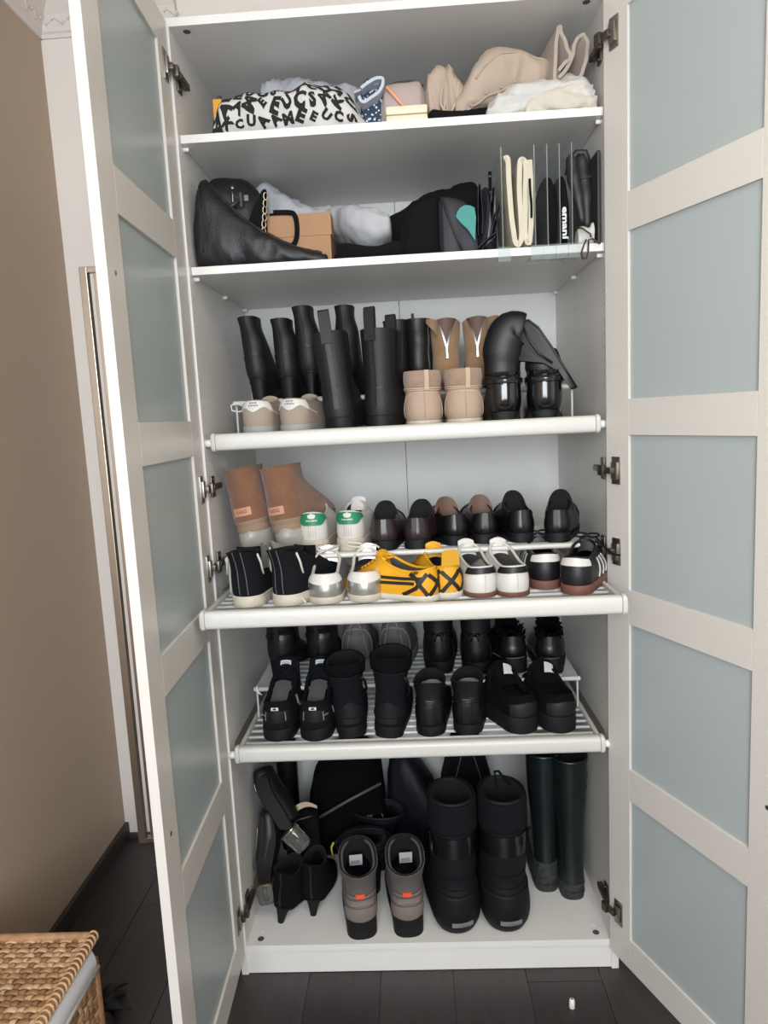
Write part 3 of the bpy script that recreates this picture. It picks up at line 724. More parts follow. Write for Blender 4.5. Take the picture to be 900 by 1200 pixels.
G = 'footwear at the front of the pulled-out shelf'
def hi_top(label, x, y, rz, s, ry):
    r = thing('high_top_sneaker', label, 'shoe', G, x, y, z3t, rz, 0, 0)
    bend = lambda p: Vector((p.x+ry*max(0, p.z-.03)**1.3, p.y, p.z))
    S = Shell(r, .27, [(0, .27, .036, .046, .024, .022), (-.002, .266, .037, .047, .042, .04), (.002, .225, .036, .042, .062, .064), (.006, .16, .033, .035, .082, .09), (.005, .105, .033, .032, .104, .108, -.004), (.0, .1, .036, .034, .128, .122, .004)], s, toe=1.25, bend=bend)
    S.upper(BCAN, LINB, vin=1, th=.003)
    sole(S, WRUB, 0, .024, .003)
    S.band('foxing_line', WLEA, -.0, .12, .0035)
    for a in (-10, 10): S.ribbon('heel_stitch', GREYM, [(a, .3), (a, 5)], .0016, .0016)
    S.ribbon('back_strip', BCAN, [(0, .2), (0, 5)], .014, .0014)
    m = MB()
    for sg in (-1, 1):
        p = S.pt(sg*75, 4.5); m.tube([p, p+Vector((sg*.006, .004, -.02)), p+Vector((sg*.009, .01, -.05))], .0028, 6)
    m.build('laces', LINW, r, True)
    # tongue and loose quarter standing open
    g = lambda u, t: S.bend(Vector(((u-.5)*.05*(1+.2*t)+s*-.01*t, .118-.012*t+.01*(2*u-1)**2, .085+.036*t)))
    m = MB(); m.grid(g, 7, 6); m.grid(lambda u, t: g(1-u, t)+Vector((0, .004, 0)), 7, 6); m.build('tongue', BCAN, r, True)
    V = []; 
    e = lambda u, t: S.bend(Vector((s*(.034+.012*t), .06+.045*u, .075+.065*t-.02*u)))
    m = MB(); m.grid(e, 6, 6); m.grid(lambda u, t: e(1-u, t)+Vector((-s*.003, 0, 0)), 6, 6); m.build('eyelet_flap', LING, r, True)
    MB().tube([e(1, t/8)+Vector((s*.003, 0, 0)) for t in range(9)], .0028, 6).build('flap_lace', LINW, r, True)
hi_top('left black canvas high-top with cream sole', -.379, -.128, -4, 1, -.25)
hi_top('right black canvas high-top with cream sole, lace trailing', -.297, -.125, -24, -1, -.28)
def silver(label, x, y, rz, s, big):
    r = thing('sneaker', label, 'shoe', G, x, y, z3t, rz)
    S = low_sneaker(r, s, SILV, WRUB, LING, w=.038, sh=.014, hb=.065, hf=.098, dip=.012, cm=WLEA, collar=.004)
    S.patch('heel_tab', WLEA, -52, 52, lambda t: 1.95+.4*abs(2*t-1), lambda t: 4.05-.25*abs(2*t-1)**3, .0024, 15, 7)
    S.ribbon('counter_seam', SILV, [(-70, .3), (-60, 1.2), (-55, 2.3)], .003, .001); S.ribbon('counter_seam', SILV, [(70, .3), (60, 1.2), (55, 2.3)], .003, .001)
    laces(S, WLEA, 4)
    if big: MB().tube([(0, .15, .1), (-.02, .14, .112), (-.045, .135, .116), (-.05, .135, .108), (-.03, .14, .102), (0, .145, .1), (.02, .14, .106), (.03, .14, .098)], .0028, 6).build('lace_bow', LINW, r, True)
    else:
        bow(r, WLEA, (0, .15, .1), .026, .012, .0034, seed=5)
        MB().tube([(.03, .14, .11), (-.02, .11, .098), (-.052, .06, .06), (-.055, .02, .012), (-.045, 0, .006)], .0028, 6).build('lace_end', LINW, r, True)
silver('left of the two silver metallic sneakers', -.195, -.125, 2, -1, False)
silver('right of the two silver metallic sneakers, big lace loop', -.107, -.12, -2, 1, True)
def yellow(label, x, y, rz, s, tab):
    r = thing('sneaker', label, 'shoe', G, x, y, z3t, rz)
    S = low_sneaker(r, s, YEL, LINW, GREYM, L=.262, w=.0335, sh=.012, hb=.074, hf=.095, dip=.018)
    for q in (1, -1):
        S.ribbon('stripe', BSTR, [(q*30, .2), (q*48, 1.3), (q*62, 2.5), (q*70, 3.1)], .009, .0022)
        S.ribbon('stripe', BSTR, [(q*72, .2), (q*56, 1.3), (q*38, 2.5), (q*30, 3.1)], .009, .0024)
        S.ribbon('stripe', BSTR, [(q*40, 2.4), (q*75, 2.2), (q*110, 2.2), (q*128, 1.5)], .007, .0022)
        S.ribbon('stripe', BSTR, [(q*62, 1.6), (q*95, 1.5), (q*120, .8)], .007, .0022)
    for q in (1, -1):
        S.ribbon('heel_cross', BSTR, [(-q*26, .15), (q*26, 2.9)], .009, .0026)
    V, F = text('Tiger', .011, .0003); S.decal('heel_lettering', BSTR, V, F, 62*(-1 if rz > 0 else 1), 3.45, .0035)
    if tab:
        m = MB(); f = lambda u, t: Vector(((u-.5)*.042*(1-.05*t), .0-.002*t, .075+.036*t-.004*(2*u-1)**4*t))
        m.grid(f, 9, 5); m.grid(lambda u, t: f(1-u, t)+Vector((0, .004, 0)), 9, 5); m.build('heel_flap', YELT, r, True)
    laces(S, YEL, 5); bow(r, YEL, (0, .145, .088), .02, .008, .003, seed=4)
yellow('yellow sneaker with black stripes turned sideways', .06, -.125, 58, -1, False)
yellow('yellow sneaker with black heel cross and raised heel flap', .094, -.115, 14, 1, True)
def white_black(label, x, y, rz, s):
    r = thing('sneaker', label, 'shoe', G, x, y, z3t, rz)
    S = low_sneaker(r, s, WLEA, GUM, LING, w=.0355, sh=.009, hb=.068, hf=.1, dip=.014)
    S.patch('heel_tab', BLK, -58, 58, lambda t: 2.75-.2*abs(2*t-1), 4.0, .0024, 15, 6)
    S.ribbon('back_seam', WRUB, [(0, .3), (0, 2.6)], .002, .001)
    S.patch('heel_wear', GUM, 38, 75, 0, lambda t: .25+.5*t, .002)
    laces(S, WLEA, 5); bow(r, WLEA, (0, .155, .09), .02, .006, .0026, seed=6)
white_black('left white sneaker with black heel tab, right of the yellow pair', .17, -.122, 12, -1)
white_black('right white sneaker with black heel tab, beside the black-and-white pair', .242, -.128, 10, 1)
def black_white(label, x, y, rz, s):
    r = thing('sneaker', label, 'shoe', G, x, y, z3t, rz)
    S = low_sneaker(r, s, BLK, GUM, LINB, w=.034, sh=.02, hb=.084, hf=.1, dip=.014)
    S.patch('heel_tab', WLEA, -50, 50, lambda t: 2.5-.1*abs(2*t-1), lambda t: 3.95-.35*abs(2*t-1)**2, .0024, 15, 6)
    for q in (1, -1):
        for k in range(3):
            a0 = 78+k*11; S.ribbon('side_stripe', WLEA, [(q*a0, .35), (q*(a0+4), 1.5), (q*(a0+9), 2.9)], .006, .002)
    laces(S, BCAN, 5); bow(r, BCAN, (0, .15, .11), .03, .01, .0022, seed=8)
    if s > 0: MB().tube([(.02, .14, .11), (.05, .10, .09), (.075, .07, .082), (.09, .06, .083)], .0022, 6).build('lace_end', BCAN, r, True)
black_white('left black sneaker with white heel tab and gum sole, standing further back', .318, -.075, -2, -1)
black_white('right black sneaker with white heel tab, at the pulled-out shelf end', .366, -.13, -26, 1)

# ================================================================== SHELF 3 (lower), riser row
z4r, z4t = ZR(S4Z), ZT(S4Z)
G = 'footwear on the riser of the lowest pull-out shelf'
def dark_bootie(label, x, y, rz, s, hh=.05, H=.16):
    r = thing('ankle_boot', label, 'boot', G, x, y, z4r, rz)
    S = heel_boot(r, s, BLK, BRUB, LINB, L=.25, hh=hh, H=H, w=.041, tw=.046, tl=.11, toe=1.6)
    S.ribbon('back_seam', BLKS, [(0, .6), (0, 3.4)], .009, .0018)
    MB().box(-.007, .007, -.012, -.008, H-.045, H+.012, .001).build('pull_loop', BLKS, r)
    S.ribbon('ankle_strap', BLKS, [(-110, 3.2), (-50, 3.5), (0, 3.55), (50, 3.5), (110, 3.2)], .012, .003)
    return S
dark_bootie('left of two black ankle boots in the shaded far-left corner', -.39, .25, -6, -1)
dark_bootie('right of two black ankle boots in the shaded far-left corner', -.275, .25, -8, 1)
def grey_trainer(label, x, y, rz, s):
    r = thing('sneaker', label, 'shoe', G, x, y, z4r, rz)
    S = low_sneaker(r, s, GREYM, GREYD, LINB, w=.042, sh=.03, hb=.145, hf=.15, dip=.01, toe=1.3)
    MB().tube([(-.014, 0, .112), (-.016, -.008, .135), (-.008, -.01, .152), (.008, -.01, .152), (.016, -.008, .135), (.014, 0, .112)], .003, 6).build('pull_loop', GREYD, r, True)
    S.ribbon('heel_overlay', GREYD, [(-58, .5), (-50, 2), (-30, 3), (0, 3.2), (30, 3), (50, 2), (58, .5)], .004, .0016)
    for a in (-30, 30): S.ribbon('panel_seam', GREYD, [(a, .4), (a*.6, 2.6)], .002, .0014)
grey_trainer('left of two grey mesh trainers behind the slouchy black boots', -.168, .29, 2, -1)
grey_trainer('right of two grey mesh trainers behind the slouchy black boots', -.06, .29, -6, 1)
def gloss_boot(label, x, y, rz, s):
    r = thing('ankle_boot', label, 'boot', G, x, y, z4r, rz)
    S = shaft_boot(r, s, BLKS, BRUB, LINB, L=.27, sh=.034, H=.19, w=.039, sw=.043, sl=.115, ank=.12, toe=1.4)
    S.ribbon('counter_seam', BLK, [(-60, .5), (-50, 2.5), (0, 3.2), (50, 2.5), (60, .5)], .004, .0018)
    S.ribbon('back_strap', BLK, [(0, 3.2), (0, 6)], .014, .002)
    S.band('ankle_cuff', BLK, 3.9, 5.9, .0022)
    bow(r, BLK, (.0, -.004, .118), .014, .006, .002, seed=1, name='strap_knot')
gloss_boot('left glossy black ankle boot on the riser, right of the grey trainers', .07, .25, -2, -1)
gloss_boot('right glossy black ankle boot on the riser, left of the fur-trimmed loafers', .172, .235, -8, 1)
def fur_loafer(label, x, y, rz, s):
    r = thing('loafer', label, 'shoe', G, x, y, z4r, rz)
    S = loafer(r, s, BLKS, BRUB, FUR, L=.27, w=.039, heel=.044, hb=.105, hf=.135)
    S.ribbon('welt_stitch', GREYD, [(-85, .12), (-45, .1), (0, .1), (45, .1), (85, .12)], .0016, .0016)
    rnd = random.Random(int(x*1000)); m = MB()
    for k in range(150):
        a = rnd.uniform(-180, 180); p = S.pt(a, 4, .004)+Vector((rnd.uniform(-.008, .008), rnd.uniform(-.006, .012), rnd.uniform(-.01, .012)))
        m.tube([p, p+Vector((rnd.uniform(-.006, .006), rnd.uniform(-.006, .006), rnd.uniform(.004, .011)))], [.0032, .0012], 4)
    # tuft rising behind the topline (lining of the vamp)
    for k in range(120):
        u = rnd.uniform(-1, 1); h = rnd.random(); p = Vector((u*.034*(1-.3*h), .085+.03*h, .118+.045*h*(1-u*u*.6)))
        m.tube([p, p+Vector((rnd.uniform(-.006, .006), rnd.uniform(-.008, .002), rnd.uniform(.002, .01)))], [.0045, .0015], 4)
    o = m.build('fur_trim', FUR, r, True); o['kind'] = 'stuff'
    return S
fur_loafer('left chunky black loafer with shearling trim', .288, .232, 10, -1)
fur_loafer('right chunky black loafer with shearling trim, nearest the side panel', .378, .218, -8, 1)

G = 'footwear at the front of the lowest pull-out shelf'
def trek(label, x, y, rz, s):
    r = thing('trekking_shoe', label, 'shoe', G, x, y, z4t, rz)
    S = low_sneaker(r, s, BCAN, BRUB, LINB, L=.28, w=.041, sh=.03, hb=.1, hf=.14, dip=.02, toe=1.25, y1=.16, collar=.006)
    MB().add(*(lambda q: (q.V, q.F))(MB().grid(lambda u, t: Vector(((u-.5)*.045, .03+.09*t, .085+.006*sin(u*pi)+.03*t)), 7, 7))).build('insole', GREYM, r, True)
    f = lambda u, t: Vector(((u-.5)*.085*(1-.2*t), .14+.035*t, .1+.068*t-.012*(2*u-1)**2))
    m = MB(); m.grid(f, 9, 6); m.grid(lambda u, t: f(1-u, t)+Vector((0, .008, 0)), 9, 6); m.build('tall_tongue', BCAN, r, True)
    g = lambda u, t: f(.28+.42*u, .5+.38*t)+Vector((0, -.002, .001)); MB().grid(g, 4, 4).build('cloth_label', LABW, r)
    for k in range(4):
        MB().grid(lambda u, t: g(.12+.76*u, .16+.2*k+.06*t)+Vector((0, -.0006, .0003)), 3, 2).build('label_print', LABG, r)
    S.patch('heel_panel', BRUB, -34, 34, 1.0, 2.6, .002)
    p = S.patch('heel_badge', LABW, -9, 9, 2.75, 3.25, .003, 4, 3)
    V = [(-.005, -.003), (.005, -.003), (.0035, .0005), (.001, .003), (-.0005, .001), (-.002, .0025)]; S.decal('badge_print', BSTR, [(a, b+.0008) for a, b in V], [tuple(range(6))], 0, 3.0, .0042)
    for a in (-24, 24): S.ribbon('stitch_mark', LABG, [(a, 1.2), (a, 2.4)], .0026, .0026)
    q = -1 if s < 0 else 1
    S.ribbon('stitch_mark', LABG, [(q*24, 1.8), (q*38, 1.9)], .0026, .0026); S.ribbon('stitch_mark', LABG, [(q*66, 1.2), (q*66, 2.2)], .0026, .0026)
    S.ribbon('pull_webbing', GREYD, [(-s*85, .6), (-s*80, 2.2), (-s*95, 3.4)], .008, .003)
    m = MB(); c = Vector((q*.05, .07, .1))
    m.tube([c, c+Vector((q*.008, -.01, .012)), c+Vector((q*.012, .0, .024))], .0035, 6); m.build('buckle', LABW, r, True)
trek('left black trekking shoe with white tongue label', -.368, .045, -2, -1)
trek('right black trekking shoe with white tongue label', -.268, .04, -2, 1)
def slouchy(label, x, y, rz, s, H, ry):
    r = thing('ankle_boot', label, 'boot', G, x, y, z4t, rz, 0, ry)
    S = shaft_boot(r, s, BCAN, BRUB, LINB, L=.275, sh=.03, H=H, w=.038, sw=.05, sl=.125, ank=.12, toe=1.3, d=.008)
    S.patch('heel_patch', BLKM, -22, 22, .5, 1.1, .002)
    S.band('folded_rim', BSUE, 5.3, 6, .006)
    S.ribbon('rim_piping', BLKS, [(-120, 5.2), (-40, 5.25), (0, 5.15), (60, 5.25), (120, 5.2)], .003, .006)
    S.patch('heel_counter', NYL, -48, 48, 1.2, lambda t: 2.9-1.2*abs(2*t-1), .002, 11, 7)
    MB().tube([S.pt(70, 2.6), S.pt(70, 3.4)+Vector((.012, -.004, 0)), S.pt(60, 4.4)+Vector((.006, -.006, 0)), S.pt(40, 4.9)+Vector((0, -.008, 0))], .004, 6).build('strap', BLK, r, True)
slouchy('left slouchy black boot with wide rim, right of the trekking shoes', -.168, .05, 8, -1, .2, -3)
slouchy('right slouchy black boot with wide rim, fourth shoe from the left', -.077, .042, -6, 1, .215, 3)
def strap_boot(label, x, y, rz, s):
    r = thing('ankle_boot', label, 'boot', G, x, y, z4t, rz)
    S = shaft_boot(r, s, BLK, BRUB, LINB, L=.265, sh=.026, H=.145, w=.036, sw=.043, sl=.12, ank=.1, toe=1.4, d=.012, heel=False, vin=2)
    S.ribbon('back_strap', BLKS, [(0, .4), (0, 6)], .016, .0022)
    S.patch('counter', BLKS, -52, 52, .3, lambda t: 2.2+.4*cos((t-.5)*pi), .0018, 11, 6)
    for v in (2.75, 3.15): S.ribbon('ankle_fold', BLKS, [(-48, v), (0, v-.1), (48, v)], .004, .003)
    S.patch('pull_tab', GREYD, -8, 8, 3.55, 3.7, .006, 4, 3)
strap_boot('left black leather ankle boot with strapped heel, front of the lowest shelf', .034, .045, -4, -1)
strap_boot('right black leather ankle boot with strapped heel, front of the lowest shelf', .128, .048, -10, 1)
def slip_on(label, x, y, rz, s):
    r = thing('slip_on_shoe', label, 'shoe', G, x, y, z4t, rz)
    S = low_sneaker(r, s, BSUE, DRUB, LINB, L=.275, w=.043, sh=.042, hb=.098, hf=.128, dip=.016, toe=1.3, y1=.15)
    S.patch('heel_panel', BLKM, -40, 40, .3, lambda t: 2.6-.5*abs(2*t-1), .002, 11, 6)
    f = lambda u, t: Vector(((u-.5)*.098*(1-.2*t), .12+.03*t, .085+.062*t*(1-.45*(2*u-1)**2)))
    m = MB(); m.grid(f, 9, 6); m.grid(lambda u, t: f(1-u, t)+Vector((0, .006, 0)), 9, 6); m.build('tongue', BSUE, r, True)
    g = lambda u, t: f(.5+.3*u+.05*t, .45+.42*t)+Vector((0, -.007, .003)); MB().grid(g, 5, 5).build('cloth_label', LABW, r)
slip_on('left black slip-on with thick wedge sole, toe turned left', .285, .045, 20, -1)
slip_on('right black slip-on with thick wedge sole, white label inside', .378, .042, 12, 1)

# ================================================================== WARDROBE FLOOR
ZB = .0852
G = 'footwear standing on the wardrobe floor'
def taupe_boot(label, x, y, rz, s, rx=0):
    r = thing('winter_boot', label, 'boot', G, x, y, ZB, rz)
    S = Shell(r, .28, [(0, .28, .038, .048, .045, .026), (-.003, .276, .042, .05, .062, .045), (-.002, .24, .042, .047, .085, .07), (.004, .19, .04, .042, .11, .11), (.008, .15, .042, .042, .135, .15), (.002, .14, .048, .046, .162, .182), (-.004, .138, .052, .05, .178, .21, -.002)], s, toe=1.3)
    S.upper(TAUP, LINB, vin=2, th=.006)
    sole(S, DRUB, .006, .03, .003); heel_block(S, DRUB, .05, .04, .041, .085, .08, y=-.004)
    S.band('shaft_cuff', TAUD, 3.3, 6, .0018)
    S.patch('heel_counter', TAUP, -54, 54, .1, lambda t: 2.4-.5*abs(2*t-1), .003, 13, 6)
    for v in (2.2, 3.0): S.ribbon('crease_seam', TAUD, [(-70, v+.3), (-30, v-.1), (0, v), (40, v-.15), (75, v+.3)], .004, .003)
    S.patch('orange_tab', ORNG, -11, 9, 3.15, 3.6, .006, 5, 4)
    f = lambda u, t: Vector(((u-.5)*.036+.004*s, .115-.02*t, .135+.045*t)); m = MB(); m.grid(f, 3, 3); m.build('care_label', LABW, r)
    for k in range(3): MB().grid(lambda u, t: f(.12+.7*u, .15+.12*k+.06*t)+Vector((0, -.001, .0006)), 2, 2).build('label_print', LABG, r)
    MB().tube([S.pt(a, 5.9, .008)+Vector((0, 0, -.004)) for a in range(-160, 161, 10)], .004, 6).build('inner_bootie_rim', TAUD, r, True)
    for a in (100, -100): S.ribbon('lace_hook', ZIP, [(a, 4.6), (a, 5.2)], .005, .003)
taupe_boot('left taupe nubuck boot with black heel and orange tab', -.17, .018, 8, -1)
taupe_boot('right taupe nubuck boot with black heel and orange tab', -.046, .022, 4, 1)
def snow_boot(label, x, y, rz, s, loop):
    r = thing('snow_boot', label, 'boot', G, x, y, ZB, rz)
    S = Shell(r, .3, [(.012, .288, .05, .056, .004, .004), (.0, .3, .062, .066, .03, .03), (-.001, .296, .064, .067, .07, .066), (.004, .25, .06, .062, .11, .105), (.01, .18, .056, .056, .14, .15), (.008, .16, .06, .058, .18, .185), (.006, .15, .061, .058, .225, .225), (.004, .148, .062, .058, .27, .27), (.004, .148, .062, .058, .325, .325), (.004, .148, .062, .058, .37, .37)], s, toe=1.15)
    S.upper(NYL, LINB, vin=5, th=.012)
    S.band('rubber_shell', BRUB, 0, 3.0, .0025)
    S.ribbon('shell_edge', NYL, [(-178, 3.1), (-120, 3.3), (-60, 3.2), (0, 3.0), (60, 3.2), (120, 3.3), (178, 3.1)], .005, .004)
    S.ribbon('ankle_seam', BCAN, [(-120, 4.6), (-40, 4.5), (40, 4.5), (120, 5.4)], .004, .002)
    S.ribbon('ankle_seam', BCAN, [(-120, 4.2), (-60, 3.7), (0, 3.6), (60, 3.8), (120, 4.6)], .004, .002)
    S.patch('patent_band', PAT, -95, 95, 5.9, 7.15, .0035, 21, 6)
    S.band('padded_cuff', BCAN, 7.3, 8.85, .0035)
    MB().tube(S.ring(9, .003), .0055, 8, closed=True).build('rim_piping', NYL, r, True)
    p = S.patch('badge', LABG, -15, 19, 1.05, 1.35, .0045, 6, 3)
    for k in range(5): S.decal('worn_print', DARKP, [(-.012+.005*k, -.0014), (-.0085+.005*k, -.0016), (-.009+.005*k, .0014), (-.0115+.005*k, .0011)], [(0, 1, 2, 3)], 2, 1.2, .0062)
    if loop: MB().tube([(.0, .14, .34), (-.006, .136, .39), (.004, .13, .395), (.02, .118, .375), (.032, .11, .362)], .006, 8, flat=.35).build('pull_loop', BCAN, r, True)
snow_boot('left black padded snow boot with silver heel badge', .094, .016, 10, -1, False)
snow_boot('right black padded snow boot with silver heel badge, pull loop up', .222, .018, 4, 1, True)
def wellie(label, x, y, rz, s, rx=0, dirt=1.2):
    r = thing('rubber_boot', label, 'boot', G, x, y, ZB, rz, rx)
    S = Shell(r, .27, [(0, .27, .033, .042, .02, .018), (-.002, .267, .035, .044, .045, .04), (.0, .2, .034, .038, .08, .085), (.004, .13, .034, .035, .12, .125), (.002, .115, .037, .036, .2, .2), (-.004, .118, .045, .043, .3, .3), (-.006, .12, .049, .046, .415, .415)], s, toe=1.3)
    S.upper(WELL, LINB, vin=4, th=.003)
    S.band('muddy_foot', WELLD, .02, dirt, .0012)
    sole(S, WELLD, .008, .021, .003); heel_block(S, WELLD, .02, .034, .033, .07, .068, y=-.001)
    S.band('top_trim', WELL, 5.85, 6, .0018)
    S.ribbon('buckle_strap', WELL, [(75, 5.2), (95, 5.15), (120, 5.2)], .016, .003)
    MB().box(.042, .048, .03, .05, .345, .365, .001).build('buckle', DSTEEL, r)
wellie('left dark rubber boot, muddy at the heel', .352, .185, -2, -1, dirt=2.2)
wellie('right dark rubber boot against the right side panel', .42, .15, 0, 1, dirt=1.0)
def kitten(label, x, y, rz, ry, s):
    r = thing('heeled_bootie', label, 'boot', G, x, y, ZB, rz, 0, ry)
    S = heel_boot(r, s, BSUE, BRUB, LINB, L=.24, hh=.052, H=.165, w=.034, tw=.036, tl=.095, thin=True, toe=2.2, topdip=.01)
    S.ribbon('back_seam', BLK, [(0, .4), (0, 6)], .006, .0015)
kitten('left black suede bootie on a small kitten heel, leaning', -.408, .075, -16, 8, -1)
kitten('right black suede bootie on a small kitten heel', -.318, .1, -6, 2, 1)
# pair lying on the heap: black booties with clear acrylic block heels
def clear_heel(label, mtx_pts, hp, hd, sz, body, radii):
    r = thing('clear_heel_bootie', label, 'boot', G, *body[0])
    o = Vector(body[0]); B = [Vector(b)-o for b in body]
    n = len(B); P = []; R_ = []
    for i in range(n-1):
        for t in range(5):
            f = t/5; g = lambda k: B[max(0, min(n-1, k))]
            P.append(Vector([cr(g(i-1)[k], g(i)[k], g(i+1)[k], g(i+2)[k], f) for k in range(3)])); R_.append(lerp(radii[i], radii[i+1], f))
    P.append(B[-1]); R_.append(radii[-1]*.8)
    MB().tube([P[0]-(P[1]-P[0])*.6]+P+[P[-1]+(P[-1]-P[-2])*.4], [R_[0]*.5]+R_+[R_[-1]*.3], 20, True, flat=.72).build('upper', BLK, r, True)
    sr = []
    for p, q in zip(P, R_): sr.append([p+Vector((q*.55, -q*.82, 0)), p+Vector((-q*.55, -q*.82, 0)), p+Vector((-q*.5, -q*1.02, 0)), p+Vector((q*.5, -q*1.02, 0))])
    MB().loft(sr, True, True).build('sole', DRUB, r, 'auto')
    MB().tube([P[k]+Vector((-R_[k]*.8, -R_[k]*.55, 0)) for k in range(3, len(P)-3)], .002, 6).build('zipper', ZIP, r, True)
    a = Vector(hp)-o; d = Vector(hd).normalized(); u = d.cross(Vector((0, 1, 0))).normalized(); v = d.cross(u)
    rings = []
    for f in (0, .06, .9, 1):
        k = (.92 if f in (0, 1) else 1)*lerp(1, .86, f); rg = []
        for j in range(20):
            q = 2*pi*j/20; c, s_ = cos(q), sin(q)
            rg.append(a+d*sz*f+u*.026*k*math.copysign(abs(c)**.5, c)+v*.022*k*math.copysign(abs(s_)**.6, s_))
        rings.append(rg)
    h = MB().loft(rings, True, True).build('clear_heel', CLEAR, r, 'auto')
    rg0 = [a+u*.0275*math.copysign(abs(cos(2*pi*j/20))**.5, cos(2*pi*j/20))+v*.0235*math.copysign(abs(sin(2*pi*j/20))**.6, sin(2*pi*j/20)) for j in range(20)]
    MB().loft([[p-d*.004 for p in rg0], rg0], True, True).build('metal_rim', GOLD, h, 'auto')
    rg1 = [a+d*sz*.25+u*.008*cos(2*pi*j/12)+v*.007*sin(2*pi*j/12) for j in range(12)]
    MB().loft([[p+d*0 for p in rg1], [p+d*sz*.6 for p in rg1]], True, True).build('heel_core', DSTEEL, h, True)
    return r
clear_heel('black bootie lying on the heap, clear acrylic heel towards the taupe boots', 0, (-.37, .12, .335), (.6, -.1, -.62), .062, [(-.375, .15, .345), (-.40, .17, .385), (-.435, .19, .435), (-.452, .21, .478)], [.036, .042, .04, .03])
clear_heel('black bootie upright at the side panel, clear acrylic heel pointing down', 0, (-.447, .1, .2), (.12, -.05, -1), .06, [(-.445, .13, .2), (-.442, .14, .245), (-.43, .16, .31), (-.436, .18, .37)], [.032, .042, .044, .036])
t = clear = thing('strappy_sandal', 'nude-lined black sandal strap behind the clear heel', 'shoe', None, -.35, .2, .0852)
MB().grid(lambda u, t_: Vector((.06*u-.012, -.01+.02*u, .262+.022*t_*(1-.6*u)+.012*sin(u*pi))), 8, 4).build('insole', INSO, t, True)
m = MB(); m.box(-.05, .05, .0, .03, 0, .255, .008); m.build('shoe_body', BSUE, t, 'auto')
MB().tube([(-.05, -.004, .2), (-.03, -.02, .235), (.0, -.024, .25), (.035, -.016, .255), (.05, -.002, .24)], .004, 6).build('strap', BLK, t, True)
# tall dark boot at the back
r = thing('tall_boot', 'narrow black tall boot standing in the back left corner', 'boot', G, -.432, .45-.04, ZB, -4)
S = shaft_boot(r, 1, BLK, BRUB, LINB, L=.15, sh=.02, H=.36, w=.03, sw=.033, sl=.075, ank=.12); S.ribbon('back_seam', BLK, [(0, 1), (0, 6)], .005, .001)
# two folded dark boots with wide openings
def wide_boot(label, x, y, rz, s, H, pen):
    r = thing('wide_shaft_boot', label, 'boot', G, x, y, ZB, rz)
    S = Shell(r, .26, [(0, .22, .038, .046, .03, .026), (-.003, .22, .04, .047, .05, .045), (.0, .18, .042, .045, .08, .08), (.0, .13, .05, .05, .12, .125), (-.006, .1, .068, .066, .16, .165), (-.012, .085, .082, .08, H-.02, H-.005), (-.014, .084, .084, .082, H, H+.012, .004)], s, toe=1.0)
    S.upper(NAVY, LINB, vin=2, th=.006); sole(S, BRUB, 0, .03, .003)
    MB().tube(S.ring(6, .002), .0042, 8, closed=True).build('rim', BRUB, r, True)
    t_ = M('yellow_webbing', 'b9a92c', .7) if 'yellow_webbing' not in bpy.data.materials else bpy.data.materials['yellow_webbing']
    p = S.pt(-78, 5.7); MB().tube([p+Vector((-.004, -.004, .012)), p+Vector((-.012, -.008, .0)), p+Vector((-.01, -.01, -.022))], .0045, 6, flat=.5).build('pull_tab', t_, r, True)
    if pen:
        pm = bpy.data.materials.get('mustard_board') or M('mustard_board', '8e6a2a', .6)
        MB().tube([(-.066, .03, H-.026), (0, .028, H-.022), (.04, .026, H-.018), (.06, .025, H-.016)], [.004, .006, .006, .002], 6).build('yellow_insert', pm, r, True)
    else:
        m = MB(); rnd = random.Random(3)
        for k in range(7):
            q = Vector((-.045+.012*k*.6, .02+.004*k, H-.02)); m.tube([q, q+Vector((.006, -.006, .012)), q+Vector((.012, 0, -.004)), q+Vector((.006, .008, -.012))], .0028, 5)
        m.build('crumpled_lace', LING, r, True)
wide_boot('front wide-mouthed dark boot behind the taupe boots, yellow insert inside', -.168, .178, 6, -1, .152, True)
wide_boot('rear wide-mouthed dark boot behind the taupe boots, yellow tab on rim', -.137, .3, -8, 1, .176, False)

